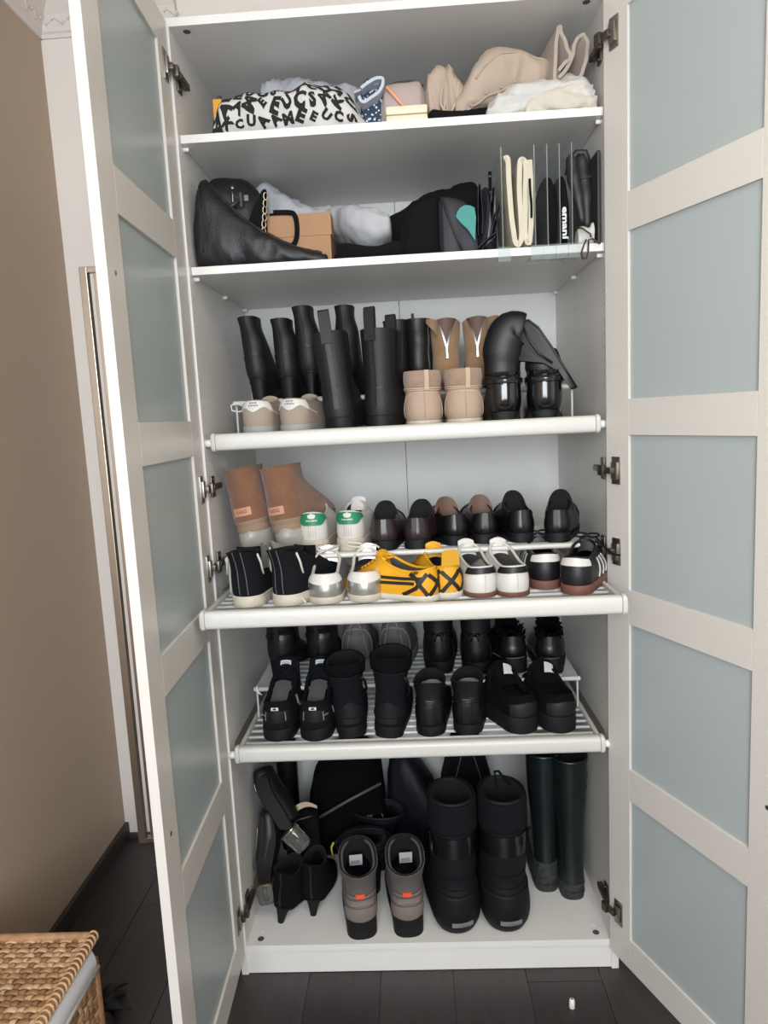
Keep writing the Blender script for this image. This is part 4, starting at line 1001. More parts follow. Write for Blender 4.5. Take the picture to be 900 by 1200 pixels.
# ------------------------------------------------------------------ soft heaps (cloth, bags)
class Heap:
    """cloth or bag: rounded sections strung along x; prof = (x, z_low, z_high, y_front, y_back)"""
    def __init__(s, prof, zfloor, seed=0, amp=.006, freq=14, e=.75, ridge=1.0, dirv=(1, 1, 1)):
        s.p = prof; s.zf = zfloor; s.seed = seed; s.amp = amp; s.fr = freq; s.e = e; s.rg = ridge; s.d = dirv
        s.x0 = prof[0][0]; s.x1 = prof[-1][0]
    def sec(s, x):
        p = s.p; n = len(p)
        for i in range(n-1):
            if x <= p[i+1][0] or i == n-2: break
        t = max(0, min(1, (x-p[i][0])/(p[i+1][0]-p[i][0]))); q = [p[max(i-1, 0)], p[i], p[i+1], p[min(i+2, n-1)]]
        return [cr(q[0][k], q[1][k], q[2][k], q[3][k], t) for k in range(1, 5)]
    def raw(s, x, a, k=1):
        zl, zh, y0, y1 = s.sec(x); c, sn = cos(a), sin(a)
        cy = -math.copysign(abs(c)**s.e, c); cz = math.copysign(abs(sn)**s.e, sn)
        return Vector((x, (y0+y1)/2+(y1-y0)/2*cy*k, (zl+zh)/2+(zh-zl)/2*cz*k))
    def pt(s, x, a, off=0, k=1):
        p = s.raw(x, a, k); zl, zh, y0, y1 = s.sec(x); c = Vector((x, (y0+y1)/2, (zl+zh)/2)); n = p-c; n.x = 0
        n = n.normalized() if n.length > 1e-6 else Vector((0, 0, 1))
        q = Vector((p.x*s.d[0], p.y*s.d[1], p.z*s.d[2]))*s.fr+Vector((s.seed*7.3, s.seed*3.1, s.seed))
        wv = noise.noise(q*.5)*1.2; q = q+Vector((wv, wv*.6, -wv))
        h = (1-2*abs(noise.noise(q)))*s.rg+(1-s.rg)*noise.noise(q); h += .4*(1-2*abs(noise.noise(q*2.1+Vector((4, 9, 1)))))
        p = p+n*(s.amp*h*k+off); p.z = max(p.z, s.zf+.0004+max(off, 0)); return p
    def build(s, name, mat, parent=None, nx=70, na=36):
        rings = []
        for i in range(nx+1):
            x = lerp(s.x0, s.x1, i/nx); rings.append([s.pt(x, 2*pi*j/na) for j in range(na)])
        def endr(x, k): return [s.pt(x, 2*pi*j/na, 0, k) for j in range(na)]
        dx = (s.x1-s.x0)*.008
        sh = lambda r, d: [p+Vector((d, 0, 0)) for p in r]
        rings = [sh(endr(s.x0, .3), -dx*1.6), sh(endr(s.x0, .75), -dx)]+rings+[sh(endr(s.x1, .75), dx), sh(endr(s.x1, .3), dx*1.6)]
        return MB().loft(rings, True, True).build(name, mat, parent, True)
def sheet(path, y0, y1, th, mat, name, parent=None, wav=0, skew=(0, 0)):
    """thin cloth strip: path in x-z, extruded in y, with thickness"""
    P = []
    n = len(path); g = lambda i: path[max(0, min(n-1, i))]
    for i in range(n-1):
        for t in range(6): P.append(tuple(cr(g(i-1)[k], g(i)[k], g(i+1)[k], g(i+2)[k], t/6) for k in (0, 1)))
    P.append(path[-1]); rings = []
    for i, (x, z) in enumerate(P):
        a, b = P[max(i-1, 0)], P[min(i+1, len(P)-1)]; t = Vector((b[0]-a[0], b[1]-a[1])); t = t.normalized() if t.length > 0 else Vector((1, 0)); nx, nz = -t.y*th/2, t.x*th/2
        o = wav*sin(i*.9); rg = []
        for k, (yy, q) in enumerate(((y0+o, .2), (y0+.001+o, 1), (y0+(y1-y0)*.5, 1), (y1, 1))): rg.append((x+nx*q, yy, z+nz*q))
        for k, (yy, q) in enumerate(((y1, 1), (y0+(y1-y0)*.5, 1), (y0+.001+o, 1), (y0+o, .2))): rg.append((x-nx*q, yy, z-nz*q))
        rings.append(rg)
    rings = [[(p[0]+skew[0]*(p[1]-y0)/(y1-y0), p[1], p[2]+skew[1]*(p[1]-y0)/(y1-y0)) for p in r] for r in rings]
    return MB().loft(rings, True, True).build(name, mat, parent, 'auto')
CANV = M('white_print_cotton', 'c6c4c0', .9, bump=.3, bscale=700)
PRNT = M('black_print', '1d1b1a', .9)
GCLO = M('pale_grey_jersey', 'a5a7ac', .95, bump=.3, bscale=600)
LBLU = M('pale_blue_cotton', 'b8bfcb', .95, bump=.3, bscale=600)
BEIGE = M('beige_twill', 'ad9c8c', .92, bump=.3, bscale=800, var=.04)
BEIG2 = M('stone_twill', 'a89c90', .92, bump=.3, bscale=800, var=.04)
CREAM = M('cream_cotton', 'c5beb0', .95, bump=.3, bscale=700)
WCLO = M('white_cotton', 'c4c2be', .95, bump=.3, bscale=700)
BCLO = M('black_cloth', '0e0e10', .95, bump=.4, bscale=500, spec=.2)
BBAG = M('black_bag_leather', '0f0f11', .5, bump=.35, bscale=220, var=.1)
DNAV = M('dark_navy_nylon', '1e1f28', .6, bump=.2, bscale=400)
GNYL = M('black_glossy_nylon', '16171d', .35, bump=.3, bscale=60)
DUST = M('white_dust_bag', 'abacb0', .9, bump=.4, bscale=500)
TEAL = M('teal_felt', '4d8f8b', .95, bump=.3, bscale=500)
CARD = M('kraft_cardboard', 'a37e5e', .85, bump=.1, bscale=300, var=.04)
CREM2 = M('ivory_cotton', 'c8c1ac', .92, bump=.3, bscale=700)
def acrylic():
    m = M('clear_acrylic', 'dfe6e6', .06); nt = m.node_tree; b = nt.nodes['Principled BSDF']; t_ = nt.nodes.new('ShaderNodeBsdfTransparent'); t_.inputs[0].default_value = (.93, .95, .95, 1)
    mx = nt.nodes.new('ShaderNodeMixShader'); mx.inputs[0].default_value = .1
    nt.links.new(t_.outputs[0], mx.inputs[1]); nt.links.new(b.outputs[0], mx.inputs[2]); nt.links.new(mx.outputs[0], nt.nodes['Material Output'].inputs[0]); return m
ACRY = acrylic()
ACRE = M('acrylic_edge', '8e9494', .2, trans=.5)
ORBX = M('amber_box_card', 'e0a032', .5)
MAUV = M('mauve_pouch_nylon', 'a89893', .7, bump=.3, bscale=500)
IVOR = M('ivory_plastic', 'd9cfb4', .45)
PENC = M('peach_pencil', 'e0a07c', .5)
DGRY = M('charcoal_leather', '252627', .5, bump=.25, bscale=250)
BRLA = M('brown_leather_lace', '3b2c28', .6)
YTAG = M('yellow_paper', 'd8b93a', .7)
def dots():
    m = M('navy_dotted_cotton', '2e3d52', .9); nt = m.node_tree; b = nt.nodes['Principled BSDF']
    tc = nt.nodes.new('ShaderNodeTexCoord'); v = nt.nodes.new('ShaderNodeTexVoronoi'); v.inputs['Scale'].default_value = 130
    r = nt.nodes.new('ShaderNodeValToRGB'); r.color_ramp.interpolation = 'CONSTANT'; r.color_ramp.elements[0].color = lin('c9cfd6'); r.color_ramp.elements[1].position = .34; r.color_ramp.elements[1].color = lin('2e3d52')
    nt.links.new(tc.outputs['Object'], v.inputs['Vector']); nt.links.new(v.outputs['Distance'], r.inputs[0]); nt.links.new(r.outputs[0], b.inputs['Base Color']); return m
DOTS = dots()

# ------------------------------------------------ wardrobe floor: bags behind the boots
o = Heap([(-.35, .086, .3, .36, .44), (-.335, .086, .36, .34, .5), (-.29, .086, .42, .33, .52), (-.22, .086, .45, .33, .53), (-.16, .086, .43, .33, .53), (-.125, .086, .37, .34, .5), (-.115, .086, .3, .36, .44)], .0855, 2, .006, 8).build('domed_bag', M('deep_black_cloth', '08080b', .95, spec=.1))
tag(o, 'domed black bag standing at the back behind the folded boots', 'bag')
t = thing('walking_stick', 'thin dark stick leaning across the domed black bag', 'stick', None, -.32, .3, .0855)
MB().tube([(.0, -.02, .185), (.1, 0, .232), (.2, .015, .276)], .0045, 8).build('shaft', DARKP, t, True); MB().tube([(-.004, -.02, .16), (-.006, -.022, .175), (.0, -.02, .185)], .005, 8).build('tip', DSTEEL, t, True)
MB().cyl((-.004, -.02, 0), (-.004, -.02, .16), .004).build('lower_shaft', DARKP, t, True)
o = Heap([(-.105, .086, .33, .4, .48), (-.09, .086, .4, .38, .52), (-.05, .086, .41, .36, .52), (.0, .086, .36, .34, .52), (.04, .086, .3, .33, .52), (.055, .086, .24, .36, .46)], .0855, 5, .006, 9).build('slumped_bag', M('dark_navy_leather', '0b0e16', .6, bump=.3, bscale=200, spec=.3))
tag(o, 'slumped dark navy bag behind the right taupe boot', 'bag')
t = thing('tote_bag', 'black tote with thin seams rising behind the left snow boot', 'bag', None, .15, .4, .0855)
m = MB(); pr = [(-.1, 0), (-.082, .2), (-.045, .34), (.045, .34), (.08, .2), (.1, 0)]; m.loft([[(x*1.0, 0, z) for x, z in pr], [(x, .11, z) for x, z in pr]], True, True); m.build('body', BCLO, t)
for s_ in (-1, 1): MB().tube([(s_*.012, -.002, .34), (s_*.05, -.003, .2), (s_*.07, -.002, .02)], .0016, 6).build('seam', GREYM, t, True)

# ------------------------------------------------ second shelf
Z2 = 1.832
t = thing('leather_tote', 'slouching black leather tote bag at the left of the second shelf', 'bag', None, 0, 0, 0)
Heap([(-.476, Z2, 1.97, .1, .2), (-.468, Z2, 2.035, .1, .22), (-.445, Z2, 2.07, .11, .23), (-.4, Z2, 2.072, .12, .235), (-.362, Z2, 2.062, .13, .235), (-.335, Z2, 2.03, .14, .23), (-.312, Z2, 1.94, .14, .22)], Z2, 3, .003, 14).build('back_side', BBAG, t)
fr = Heap([(-.474, Z2, 1.96, .045, .12), (-.462, Z2, 2.02, .035, .13), (-.442, Z2, 2.036, .032, .12), (-.41, Z2, 1.992, .03, .11), (-.37, Z2, 1.952, .03, .105), (-.32, Z2, 1.914, .03, .1), (-.26, Z2, 1.884, .032, .1), (-.2, Z2, 1.86, .035, .09), (-.165, Z2, 1.846, .04, .08)], Z2, 4, .006, 18)
fr.build('front_side', BBAG, t)
MB().tube([fr.pt(lerp(-.462, -.175, k/30), 1.45) + Vector((0, 0, .001)) for k in range(31)], .0035, 6).build('rim_seam', BBAG, t, True)
MB().tube([fr.pt(-.452, lerp(-.5, 1.3, k/12), .001) for k in range(13)], .002, 6).build('corner_seam', BBAG, t, True)
MB().tube([(-.392, .113, 2.03), (-.391, .111, 2.016), (-.392, .112, 2.004), (-.39, .111, 1.99)], .003, 6).build('zip_pull', ZIP, t, True)
MB().cyl((-.391, .112, 2.033), (-.391, .108, 2.033), .006).build('zip_ring', ZIP, t, True)
MB().box(-.374, -.366, .1, .106, 1.985, 2.02, .002).build('inner_strap', DGRY, t); MB().tube([(-.41, .1, 1.975), (-.39, .096, 1.988), (-.375, .1, 2.0)], .006, 8).build('inner_roll', DGRY, t, True)
MB().box(-.363, -.352, .106, .109, 2.0, 2.014, .001).build('inner_tag', DSTEEL, t)
t = thing('chain_bag', 'small black flap bag with chain edge in front of the cardboard box', 'bag', None, -.34, .09, 1.93)
m = MB(); pr = [(-.03, -.02), (.0, .045), (.026, .087), (.034, .09), (.03, .03), (.02, -.045), (.01, -.06)]; m.loft([[(x*.985, 0, z) for x, z in pr], [(x, .004, z) for x, z in pr], [(x, .016, z) for x, z in pr], [(x*.985, .02, z) for x, z in pr]], True, True); m.build('flap', BCLO, t)
for k in range(8):
    z = .072-.016*k; x = .034-.0022*k; m = MB(); m.tube([(x+.005*cos(q*pi/4), -.002+.002*(k % 2), z+.009*sin(q*pi/4)) for q in range(8)], .0017, 5, closed=True); m.build('chain_link', GOLD, t, True)
MB().box(-.025, .02, .002, .02, -.098, -.03, .004).build('body', BCLO, t, 'auto')
t = thing('shoebox', 'brown cardboard shoebox with a black strap on the second shelf', 'box', None, -.235, .12, Z2)
MB().box(-.075, .077, 0.002, .27, 0, .085, .001).build('base', CARD, t); MB().box(-.078, .08, 0, .272, .081, .134, .001).build('lid', CARD, t)
sheet([(-.06, .139), (-.02, .137), (-.008, .13), (-.004, .11), (-.006, .08), (-.018, .06), (-.05, .062)], -.006, -.003, .012, BCLO, 'strap', t); MB().box(-.07, -.02, -.004, .1, .133, .138, .001).build('strap_top', BCLO, t)
o = Heap([(-.385, 1.98, 2.04, .26, .31), (-.365, 1.95, 2.072, .25, .34), (-.335, 1.94, 2.084, .25, .35), (-.29, 1.94, 2.05, .23, .34), (-.23, 1.95, 2.02, .24, .34), (-.165, 1.94, 2.003, .2, .32), (-.12, 1.915, 1.992, .13, .3), (-.08, 1.885, 1.975, .1, .27), (-.045, 1.882, 1.965, .09, .25), (-.012, 1.9, 1.945, .1, .22)], Z2, 6, .011, 18, dirv=(.6, 1, 1.6)).build('dust_bag', DUST)
tag(o, 'crumpled pale grey dust bag draped past the cardboard box', 'bag')
o = Heap([(-.15, Z2, 1.87, .11, .3), (-.13, Z2, 1.9, .1, .4), (-.05, Z2, 1.885, .09, .42), (.02, Z2, 1.9, .1, .4), (.03, Z2, 1.88, .12, .3)], Z2, 8, .004, 14).build('folded_cloth', BCLO); tag(o, 'folded black cloth underneath the pale grey dust bag', 'cloth')
for i, (x, d) in enumerate(((-.127, 1), (-.105, -1))):
    o = MB().prism([(-.008, 0), (.008, 0), (.007*d, .011)], 0, .0008).build('yellow_tag', YTAG); o.location = (x, .06, Z2+.0006); o.rotation_euler = (rad(75), 0, 0)
    tag(o, ('left' if d > 0 else 'right')+' yellow paper corner sticking out below the dust bag', 'tag')
o = Heap([(-.03, Z2, 1.985, .22, .4), (.0, Z2, 1.995, .2, .44), (.05, Z2, 2.012, .18, .44), (.085, Z2, 2.035, .18, .45), (.11, Z2, 2.045, .19, .45), (.14, Z2, 2.042, .19, .45), (.18, Z2, 2.055, .18, .45), (.215, Z2, 2.05, .18, .44), (.24, Z2, 1.99, .2, .4)], Z2, 11, .007, 10).build('backpack', BCLO); tag(o, 'rounded black fabric backpack heaped in the middle of the second shelf', 'bag')
o = Heap([(.015, Z2, 1.92, .1, .17), (.035, Z2, 1.955, .08, .18), (.07, Z2, 1.968, .075, .18), (.1, Z2, 1.975, .08, .18), (.125, Z2, 1.95, .1, .17)], Z2, 12, .005, 14).build('cloth_bag', BCLO); tag(o, 'soft black cloth bag left of the navy pouch', 'bag')
t = thing('navy_pouch', 'open dark navy pouch holding the teal piece on second shelf', 'pouch', None, 0, 0, 0)
Heap([(.108, 1.85, 1.958, .068, .08), (.116, Z2, 1.968, .06, .085), (.14, Z2, 1.964, .056, .085), (.168, Z2, 1.955, .06, .088), (.186, Z2, 1.93, .062, .09), (.196, Z2, 1.88, .066, .088)], Z2, 13, .0015, 18).build('body', DNAV, t)
MB().tube([(.114, .058, 1.966), (.128, .054, 1.92), (.142, .052, 1.88), (.158, .052, 1.842)], .003, 6).build('edge_binding', DNAV, t, True)
m = MB(); pr = [(.146, 1.918), (.149, 1.928), (.156, 1.937), (.167, 1.942), (.18, 1.941), (.19, 1.936), (.193, 1.915), (.191, 1.888), (.189, 1.862), (.182, 1.873), (.172, 1.888), (.158, 1.902)]
f = lambda x, z, y: (x, y-.004*sin((x-.146)/.047*pi), z)
m.loft([[f(x, z, .053) for x, z in pr], [f(x, z, .056) for x, z in pr]], True, True); o = m.build('teal_felt', TEAL); tag(o, 'teal felt leaf-shaped piece poking out of the navy pouch', 'felt')
t = thing('nylon_umbrella', 'black folded nylon umbrella with loose pleats beside the ivory cloth', 'umbrella', None, 0, 0, 0)
Heap([(.198, Z2, 1.95, .1, .18), (.21, Z2, 1.99, .09, .18), (.232, Z2, 1.992, .085, .18), (.246, Z2, 1.93, .1, .17)], Z2, 15, .003, 20, dirv=(2, 1, .5)).build('core', GNYL, t)
for pth, y in (([(.199, 1.878), (.2, 1.94), (.203, 1.985), (.207, 1.99), (.21, 1.94), (.208, 1.88)], .07), ([(.219, 1.871), (.226, 1.93), (.234, 1.975), (.239, 1.978), (.236, 1.93), (.226, 1.87)], .066), ([(.226, 1.868), (.238, 1.91), (.249, 1.945), (.251, 1.935), (.243, 1.9), (.232, 1.86)], .072), ([(.19, 1.842), (.215, 1.862), (.238, 1.878), (.236, 1.87), (.214, 1.848)], .056)):
    sheet(pth, y, y+.04, .0022, GNYL, 'pleat', t, .0012)
MB().box(.23, .238, .1, .103, 1.985, 2.03, .001).build('strap', BCLO, t); MB().cyl((.234, .1, 2.018), (.234, .0975, 2.018), .0028).build('snap', ZIP, t, True)
# ivory cloth, folded, standing between dividers
o = sheet([(.259, 2.034), (.268, 2.03), (.27, 1.96), (.276, 1.88), (.282, 1.848), (.29, 1.845), (.296, 1.87), (.293, 1.95), (.295, 2.02), (.301, 2.03), (.308, 2.018), (.306, 1.95), (.304, 1.87), (.308, 1.85), (.314, 1.85), (.318, 1.9), (.319, 1.98), (.318, 2.028)], 0.035, .24, .0115, CREM2, 'folded_tote', None, .002); tag(o, 'ivory cotton bag folded upright between clear dividers', 'cloth')
o = sheet([(.3155, 1.985), (.3165, 1.955), (.3185, 1.93), (.318, 1.9)], .026, .034, .004, BCLO, 'black_ribbon'); tag(o, 'short black ribbon hanging over the ivory cloth', 'ribbon')
for k, x in enumerate((.2515, .3265, .3555, .3835, .4115)):
    t = thing('shelf_divider', ('first', 'second', 'third', 'fourth', 'fifth')[k]+' clear acrylic shelf divider from the left, clipped to second shelf', 'divider', 'clear shelf dividers', x, 0, Z2)
    MB().box(-.0013, .0013, .032, .33, .0005, .226, .0006).build('plate', ACRY, t); MB().box(-.0013, .0013, .03, .032, .0005, .226, .0004).build('plate_edge', ACRE, t)
    MB().box(-.0145, .0145, .0095, .0145, -.03, .002, .0008).build('front_clip', ACRY, t); MB().box(-.0145, .0145, .0095, .09, -.0235, -.0195, .0008).build('under_clip', ACRY, t); MB().box(-.0145, .0145, .0095, .09, .0005, .0025, .0005).build('base_plate', ACRY, t)
t = thing('slim_bag', 'slim black bag between the third and fourth clear dividers', 'bag', None, 0, 0, 0)
Heap([(.3585, Z2+.003, 2.0, .05, .22), (.363, Z2+.003, 2.008, .045, .23), (.374, Z2+.003, 2.008, .045, .23), (.3795, Z2+.003, 1.99, .05, .22)], Z2+.003, 17, .001, 20).build('body', BCLO, t)
t = thing('lettered_bag', 'black cloth bag with white script lettering, upright between dividers', 'bag', None, 0, 0, 0)
hb = Heap([(.3865, Z2+.003, 1.985, .05, .23), (.391, Z2+.003, 2.0, .042, .24), (.402, Z2+.003, 2.008, .04, .24), (.4085, Z2+.003, 1.97, .05, .22)], Z2+.003, 18, .001, 20); hb.build('body', BCLO, t)
V, F = text('emaní', .03, .0011); mobj('lettering', [(.3965+y*.62, .0385, 1.886-x*1.0) for x, y in V], F, LABW, t)
t = thing('charcoal_gloves', 'charcoal leather glove folded over at the right of the dividers', 'glove', None, 0, 0, 0)
for pth, rr in (([(.42, .07, 2.035), (.422, .06, 1.99), (.43, .05, 1.94), (.438, .045, 1.885)], [.013, .015, .013, .006]), ([(.444, .075, 2.036), (.446, .065, 1.99), (.448, .05, 1.94), (.449, .045, 1.875)], [.015, .016, .013, .007])):
    n = 16; P = []; Q = []
    for i in range(n+1):
        f = i/n*(len(pth)-1); j = min(int(f), len(pth)-2); u = f-j; P.append(Vector(pth[j]).lerp(Vector(pth[j+1]), u)); Q.append(lerp(rr[j], rr[j+1], u)*(1+.06*sin(i*1.4)))
    MB().tube([P[0]+Vector((0, .004, .008))]+P, [Q[0]*.6]+Q, 16).build('finger_side', DGRY, t, True)
MB().tube([(.412, .07, 2.0), (.416, .066, 2.03), (.432, .064, 2.046), (.45, .064, 2.046), (.46, .068, 2.02)], .008, 8).build('cuff', DGRY, t, True)
sheet([(.418, 1.99), (.43, 1.986), (.445, 1.984), (.46, 1.988)], .046, .05, .003, DGRY, 'cuff_seam', t)
o = Heap([(.425, Z2, 1.868, .03, .07), (.435, Z2, 1.875, .025, .08), (.45, Z2, 1.87, .025, .08), (.46, Z2, 1.885, .028, .07)], Z2, 21, .004, 40).build('tissue_paper', WCLO); tag(o, 'crumpled white tissue under the charcoal glove', 'paper')
o = MB().box(.4705, .4775, .035, .3, Z2+.001, 2.04, .002).build('dark_folder', DGRY); tag(o, 'tall dark folder standing against the right side panel, second shelf', 'folder')
t = thing('leather_lace', 'dark brown leather lace looped over the second shelf edge', 'lace', None, 0, 0, 0)
MB().tube([(.418, .02, 1.868), (.428, .012, 1.866), (.438, .006, 1.856), (.445, .003, 1.85), (.447, .004, 1.842)], .0042, 6, flat=.45).build('strand', BRLA, t, True)
MB().tube([(.436, .004, 1.838), (.43, .004, 1.826), (.424, .004, 1.808), (.428, .004, 1.796), (.436, .004, 1.797), (.44, .004, 1.812), (.441, .004, 1.834)], .0042, 6, flat=.45).build('loop', BRLA, t, True)
MB().tube([(.44, .004, 1.836), (.45, .006, 1.84), (.46, .006, 1.832), (.468, .004, 1.828)], .004, 6, flat=.45).build('strand', BRLA, t, True)

# ------------------------------------------------ top shelf
Z1 = 2.124
t = thing('amber_box', 'narrow amber-yellow box at the left end of the top shelf', 'box', None, -.42, .165, Z1)
MB().box(-.0155, .006, 0, .035, 0, .137, .0008).build('body', ORBX, t); MB().box(.006, .0075, 0.001, .034, .002, .128, .0003).build('side_flap', CARD, t); MB().cyl((-.002, .018, .137), (-.002, .018, .15), .006).build('cap', DARKP, t, True)
MB().tube([(-.02, -.004, .03), (-.028, -.008, .018), (-.031, -.01, .0)], .0012, 5).build('cord', BRLA, t, True)
t = thing('print_bundle', 'bundled white fabric with bold black letter print, top shelf', 'cloth', None, 0, 0, 0)
H = Heap([(-.424, Z1, 2.14, .08, .14), (-.41, Z1, 2.178, .06, .18), (-.385, Z1, 2.218, .05, .2), (-.33, Z1, 2.232, .045, .21), (-.28, Z1, 2.226, .045, .22), (-.235, Z1, 2.228, .04, .22), (-.19, Z1, 2.238, .04, .22), (-.14, Z1, 2.233, .045, .21), (-.09, Z1, 2.205, .05, .19), (-.055, Z1, 2.15, .07, .15)], Z1, 23, .011, 14, dirv=(1, 1, .7)); H.build('fabric', CANV, t, 90, 48)
rnd = random.Random(11); letters = 'MACUEKMSAUCE'
spots = []
gx = -.405; k = 0
while gx < -.075:
    zl, zh, y0, y1 = H.sec(gx); rows = 4 if zh-zl > .085 else 3
    for j in range(rows):
        a0 = lerp(-.5, 1.35, (j+.35+rnd.uniform(-.1, .1))/rows); V, F = text(letters[(k*5+j*3) % 12], .038, .0024); th = rnd.uniform(-1.2, 1.2); hgt = (zh-zl)*.62+.02
        sc = rnd.uniform(.7, 1.08)
        W_ = []
        for x, y in V:
            xx = (x*cos(th)-y*sin(th))*sc; yy = (x*sin(th)+y*cos(th))*sc
            X = max(-.422, min(-.057, gx+xx)); W_.append(H.pt(X, a0+yy/hgt*1.35, .0012))
        mobj('letter', W_, F, PRNT, t)
    gx += .029; k += 1
o = Heap([(-.325, 2.19, 2.27, .2, .24), (-.315, 2.15, 2.298, .18, .3), (-.29, Z1, 2.312, .17, .34), (-.25, Z1, 2.308, .17, .34), (-.2, Z1, 2.304, .17, .34), (-.15, Z1, 2.29, .17, .34), (-.1, Z1, 2.283, .17, .32), (-.07, Z1, 2.272, .18, .3), (-.055, Z1, 2.24, .2, .27)], Z1, 29, .013, 20, dirv=(.8, 1, 1.6)).build('grey_garment', GCLO, None, 90, 48); tag(o, 'crumpled pale grey garment behind the letter-print bundle', 'cloth')
o = Heap([(-.068, Z1, 2.2, .12, .16), (-.058, Z1, 2.262, .11, .19), (-.035, Z1, 2.27, .11, .2), (-.012, Z1, 2.262, .11, .19), (-.004, Z1, 2.2, .12, .17)], Z1, 31, .003, 20).build('dotted_cloth', DOTS); tag(o, 'navy cotton with white dots stuffed beside the mauve pouch', 'cloth')
t = thing('pale_blue_sleeve', 'pale blue rolled collar over the navy dotted cloth', 'cloth', None, 0, 0, 0)
sheet([(-.068, 2.205), (-.06, 2.192), (-.04, 2.2), (-.018, 2.215), (-.01, 2.235), (-.018, 2.242), (-.04, 2.236), (-.062, 2.222)], .07, .105, .007, LBLU, 'collar_roll', t, .001); sheet([(-.08, 2.222), (-.05, 2.232), (-.02, 2.24)], .09, .14, .004, LBLU, 'collar_stand', t)
t = thing('mauve_pouch', 'mauve nylon pouch behind the ivory case on the top shelf', 'pouch', None, 0, 0, 0)
Heap([(-.018, Z1, 2.2, .1, .14), (-.008, Z1, 2.232, .09, .15), (.012, Z1, 2.24, .085, .155), (.045, Z1, 2.241, .085, .155), (.075, Z1, 2.241, .088, .15), (.088, Z1, 2.222, .1, .14)], Z1, 33, .0015, 18, e=.6).build('body', MAUV, t)
MB().tube([(-.004, .104, 2.234), (.02, .1, 2.2415), (.06, .1, 2.2425), (.084, .108, 2.232)], .002, 6).build('zip_line', DGRY, t, True)
o = MB().tube([(0, 0, 0), (.018, 0, -.021), (.042, 0, -.049)], .0042, 6).build('pencil', PENC, None, True, (-.003, .079, 2.224)); tag(o, 'peach striped pencil leaning on the mauve pouch', 'pencil')
t = thing('ivory_case', 'small ivory plastic case at the front of the top shelf', 'case', None, .041, .05, Z1)
MB().box(-.048, .048, -.012, .024, 0, .021, .005).build('base', IVOR, t, 'auto'); MB().box(-.048, .048, -.012, .024, .022, .041, .005).build('lid', IVOR, t, 'auto')
o = Heap([(.085, Z1, 2.15, .06, .12), (.1, Z1, 2.165, .05, .2), (.16, Z1, 2.16, .05, .25), (.24, Z1, 2.17, .06, .25), (.29, Z1, 2.19, .08, .25), (.31, Z1, 2.16, .1, .2)], Z1, 36, .003, 14).build('dark_garment', BCLO); tag(o, 'dark folded garment underneath the beige trousers, top shelf', 'cloth')
t = thing('beige_trousers', 'bundled beige twill trousers on the top shelf', 'trousers', None, 0, 0, 0)
Heap([(.088, 2.17, 2.215, .09, .14), (.095, 2.15, 2.245, .075, .17), (.115, 2.14, 2.268, .07, .2), (.14, 2.135, 2.27, .07, .22), (.165, 2.14, 2.24, .075, .22), (.19, 2.15, 2.21, .09, .2)], 2.128, 37, .011, 18, dirv=(1.6, 1, .7)).build('rolled_leg', BEIGE, t)
Heap([(.19, 2.17, 2.262, .2, .24), (.2, 2.16, 2.27, .16, .27), (.24, 2.16, 2.262, .16, .27), (.27, 2.17, 2.25, .18, .26)], 2.128, 38, .004, 16).build('back_fold', BEIGE, t)
PH = Heap([(.155, 2.14, 2.175, .065, .11), (.175, 2.145, 2.205, .055, .14), (.2, 2.155, 2.245, .05, .17), (.225, 2.17, 2.275, .05, .19), (.255, 2.18, 2.292, .055, .2), (.29, 2.195, 2.288, .06, .2), (.33, 2.2, 2.28, .07, .2), (.365, 2.205, 2.268, .08, .19), (.385, 2.215, 2.255, .1, .17)], 2.128, 39, .011, 13, dirv=(.8, 1, 1.3)); PH.build('main_fold', BEIGE, t)
MB().tube([PH.pt(lerp(.16, .38, k/30), -.75, .001) for k in range(31)], .004, 6, flat=.6).build('fly_placket', BEIGE, t, True)
MB().tube([PH.pt(lerp(.2, .38, k/30), .1+.5*k/30, .0005) for k in range(31)], .0022, 6).build('side_seam', BEIGE, t, True)
for k in range(4): p = PH.pt(.19+.035*k, -.6, .002); MB().cyl(p, p+Vector((0, -.002, 0)), .0035, n=10).build('button', BEIG2, t, True)
sheet([(.118, 2.148), (.128, 2.16), (.133, 2.2), (.126, 2.205), (.121, 2.17), (.14, 2.15), (.158, 2.18), (.163, 2.215)], .058, .09, .005, BEIGE, 'hem_fold', t, .0015)
t = thing('stone_trousers', 'stone-coloured trouser legs standing in loops at the right of top shelf', 'trousers', None, 0, 0, 0)
sheet([(.383, 2.2), (.386, 2.26), (.391, 2.305), (.396, 2.318), (.402, 2.3), (.414, 2.27), (.419, 2.25), (.405, 2.24), (.392, 2.225)], .06, .15, .008, BEIG2, 'ear_fold', t, .0015, (-.022, -.02))
sheet([(.392, 2.212), (.41, 2.228), (.424, 2.255), (.432, 2.285), (.445, 2.298), (.456, 2.292), (.459, 2.27), (.452, 2.235), (.44, 2.208), (.42, 2.2), (.395, 2.2)], .062, .15, .008, BEIG2, 'loop_fold', t, .0015, (-.03, -.028))
Heap([(.385, 2.185, 2.215, .08, .16), (.41, 2.18, 2.235, .075, .18), (.435, 2.18, 2.23, .08, .18), (.455, 2.19, 2.21, .09, .16)], 2.15, 41, .003, 20).build('folded_base', BEIG2, t)
o = Heap([(.225, Z1, 2.15, .05, .11), (.25, Z1, 2.175, .04, .16), (.29, Z1, 2.196, .035, .2), (.34, Z1, 2.2, .03, .22), (.4, Z1, 2.202, .03, .23), (.44, Z1, 2.204, .03, .22), (.465, Z1, 2.185, .04, .18)], Z1, 43, .013, 20, dirv=(.5, 1, 2.2)).build('white_shirts', WCLO, None, 90, 44); tag(o, 'soft pile of white and cream shirts at the right of the top shelf', 'cloth')
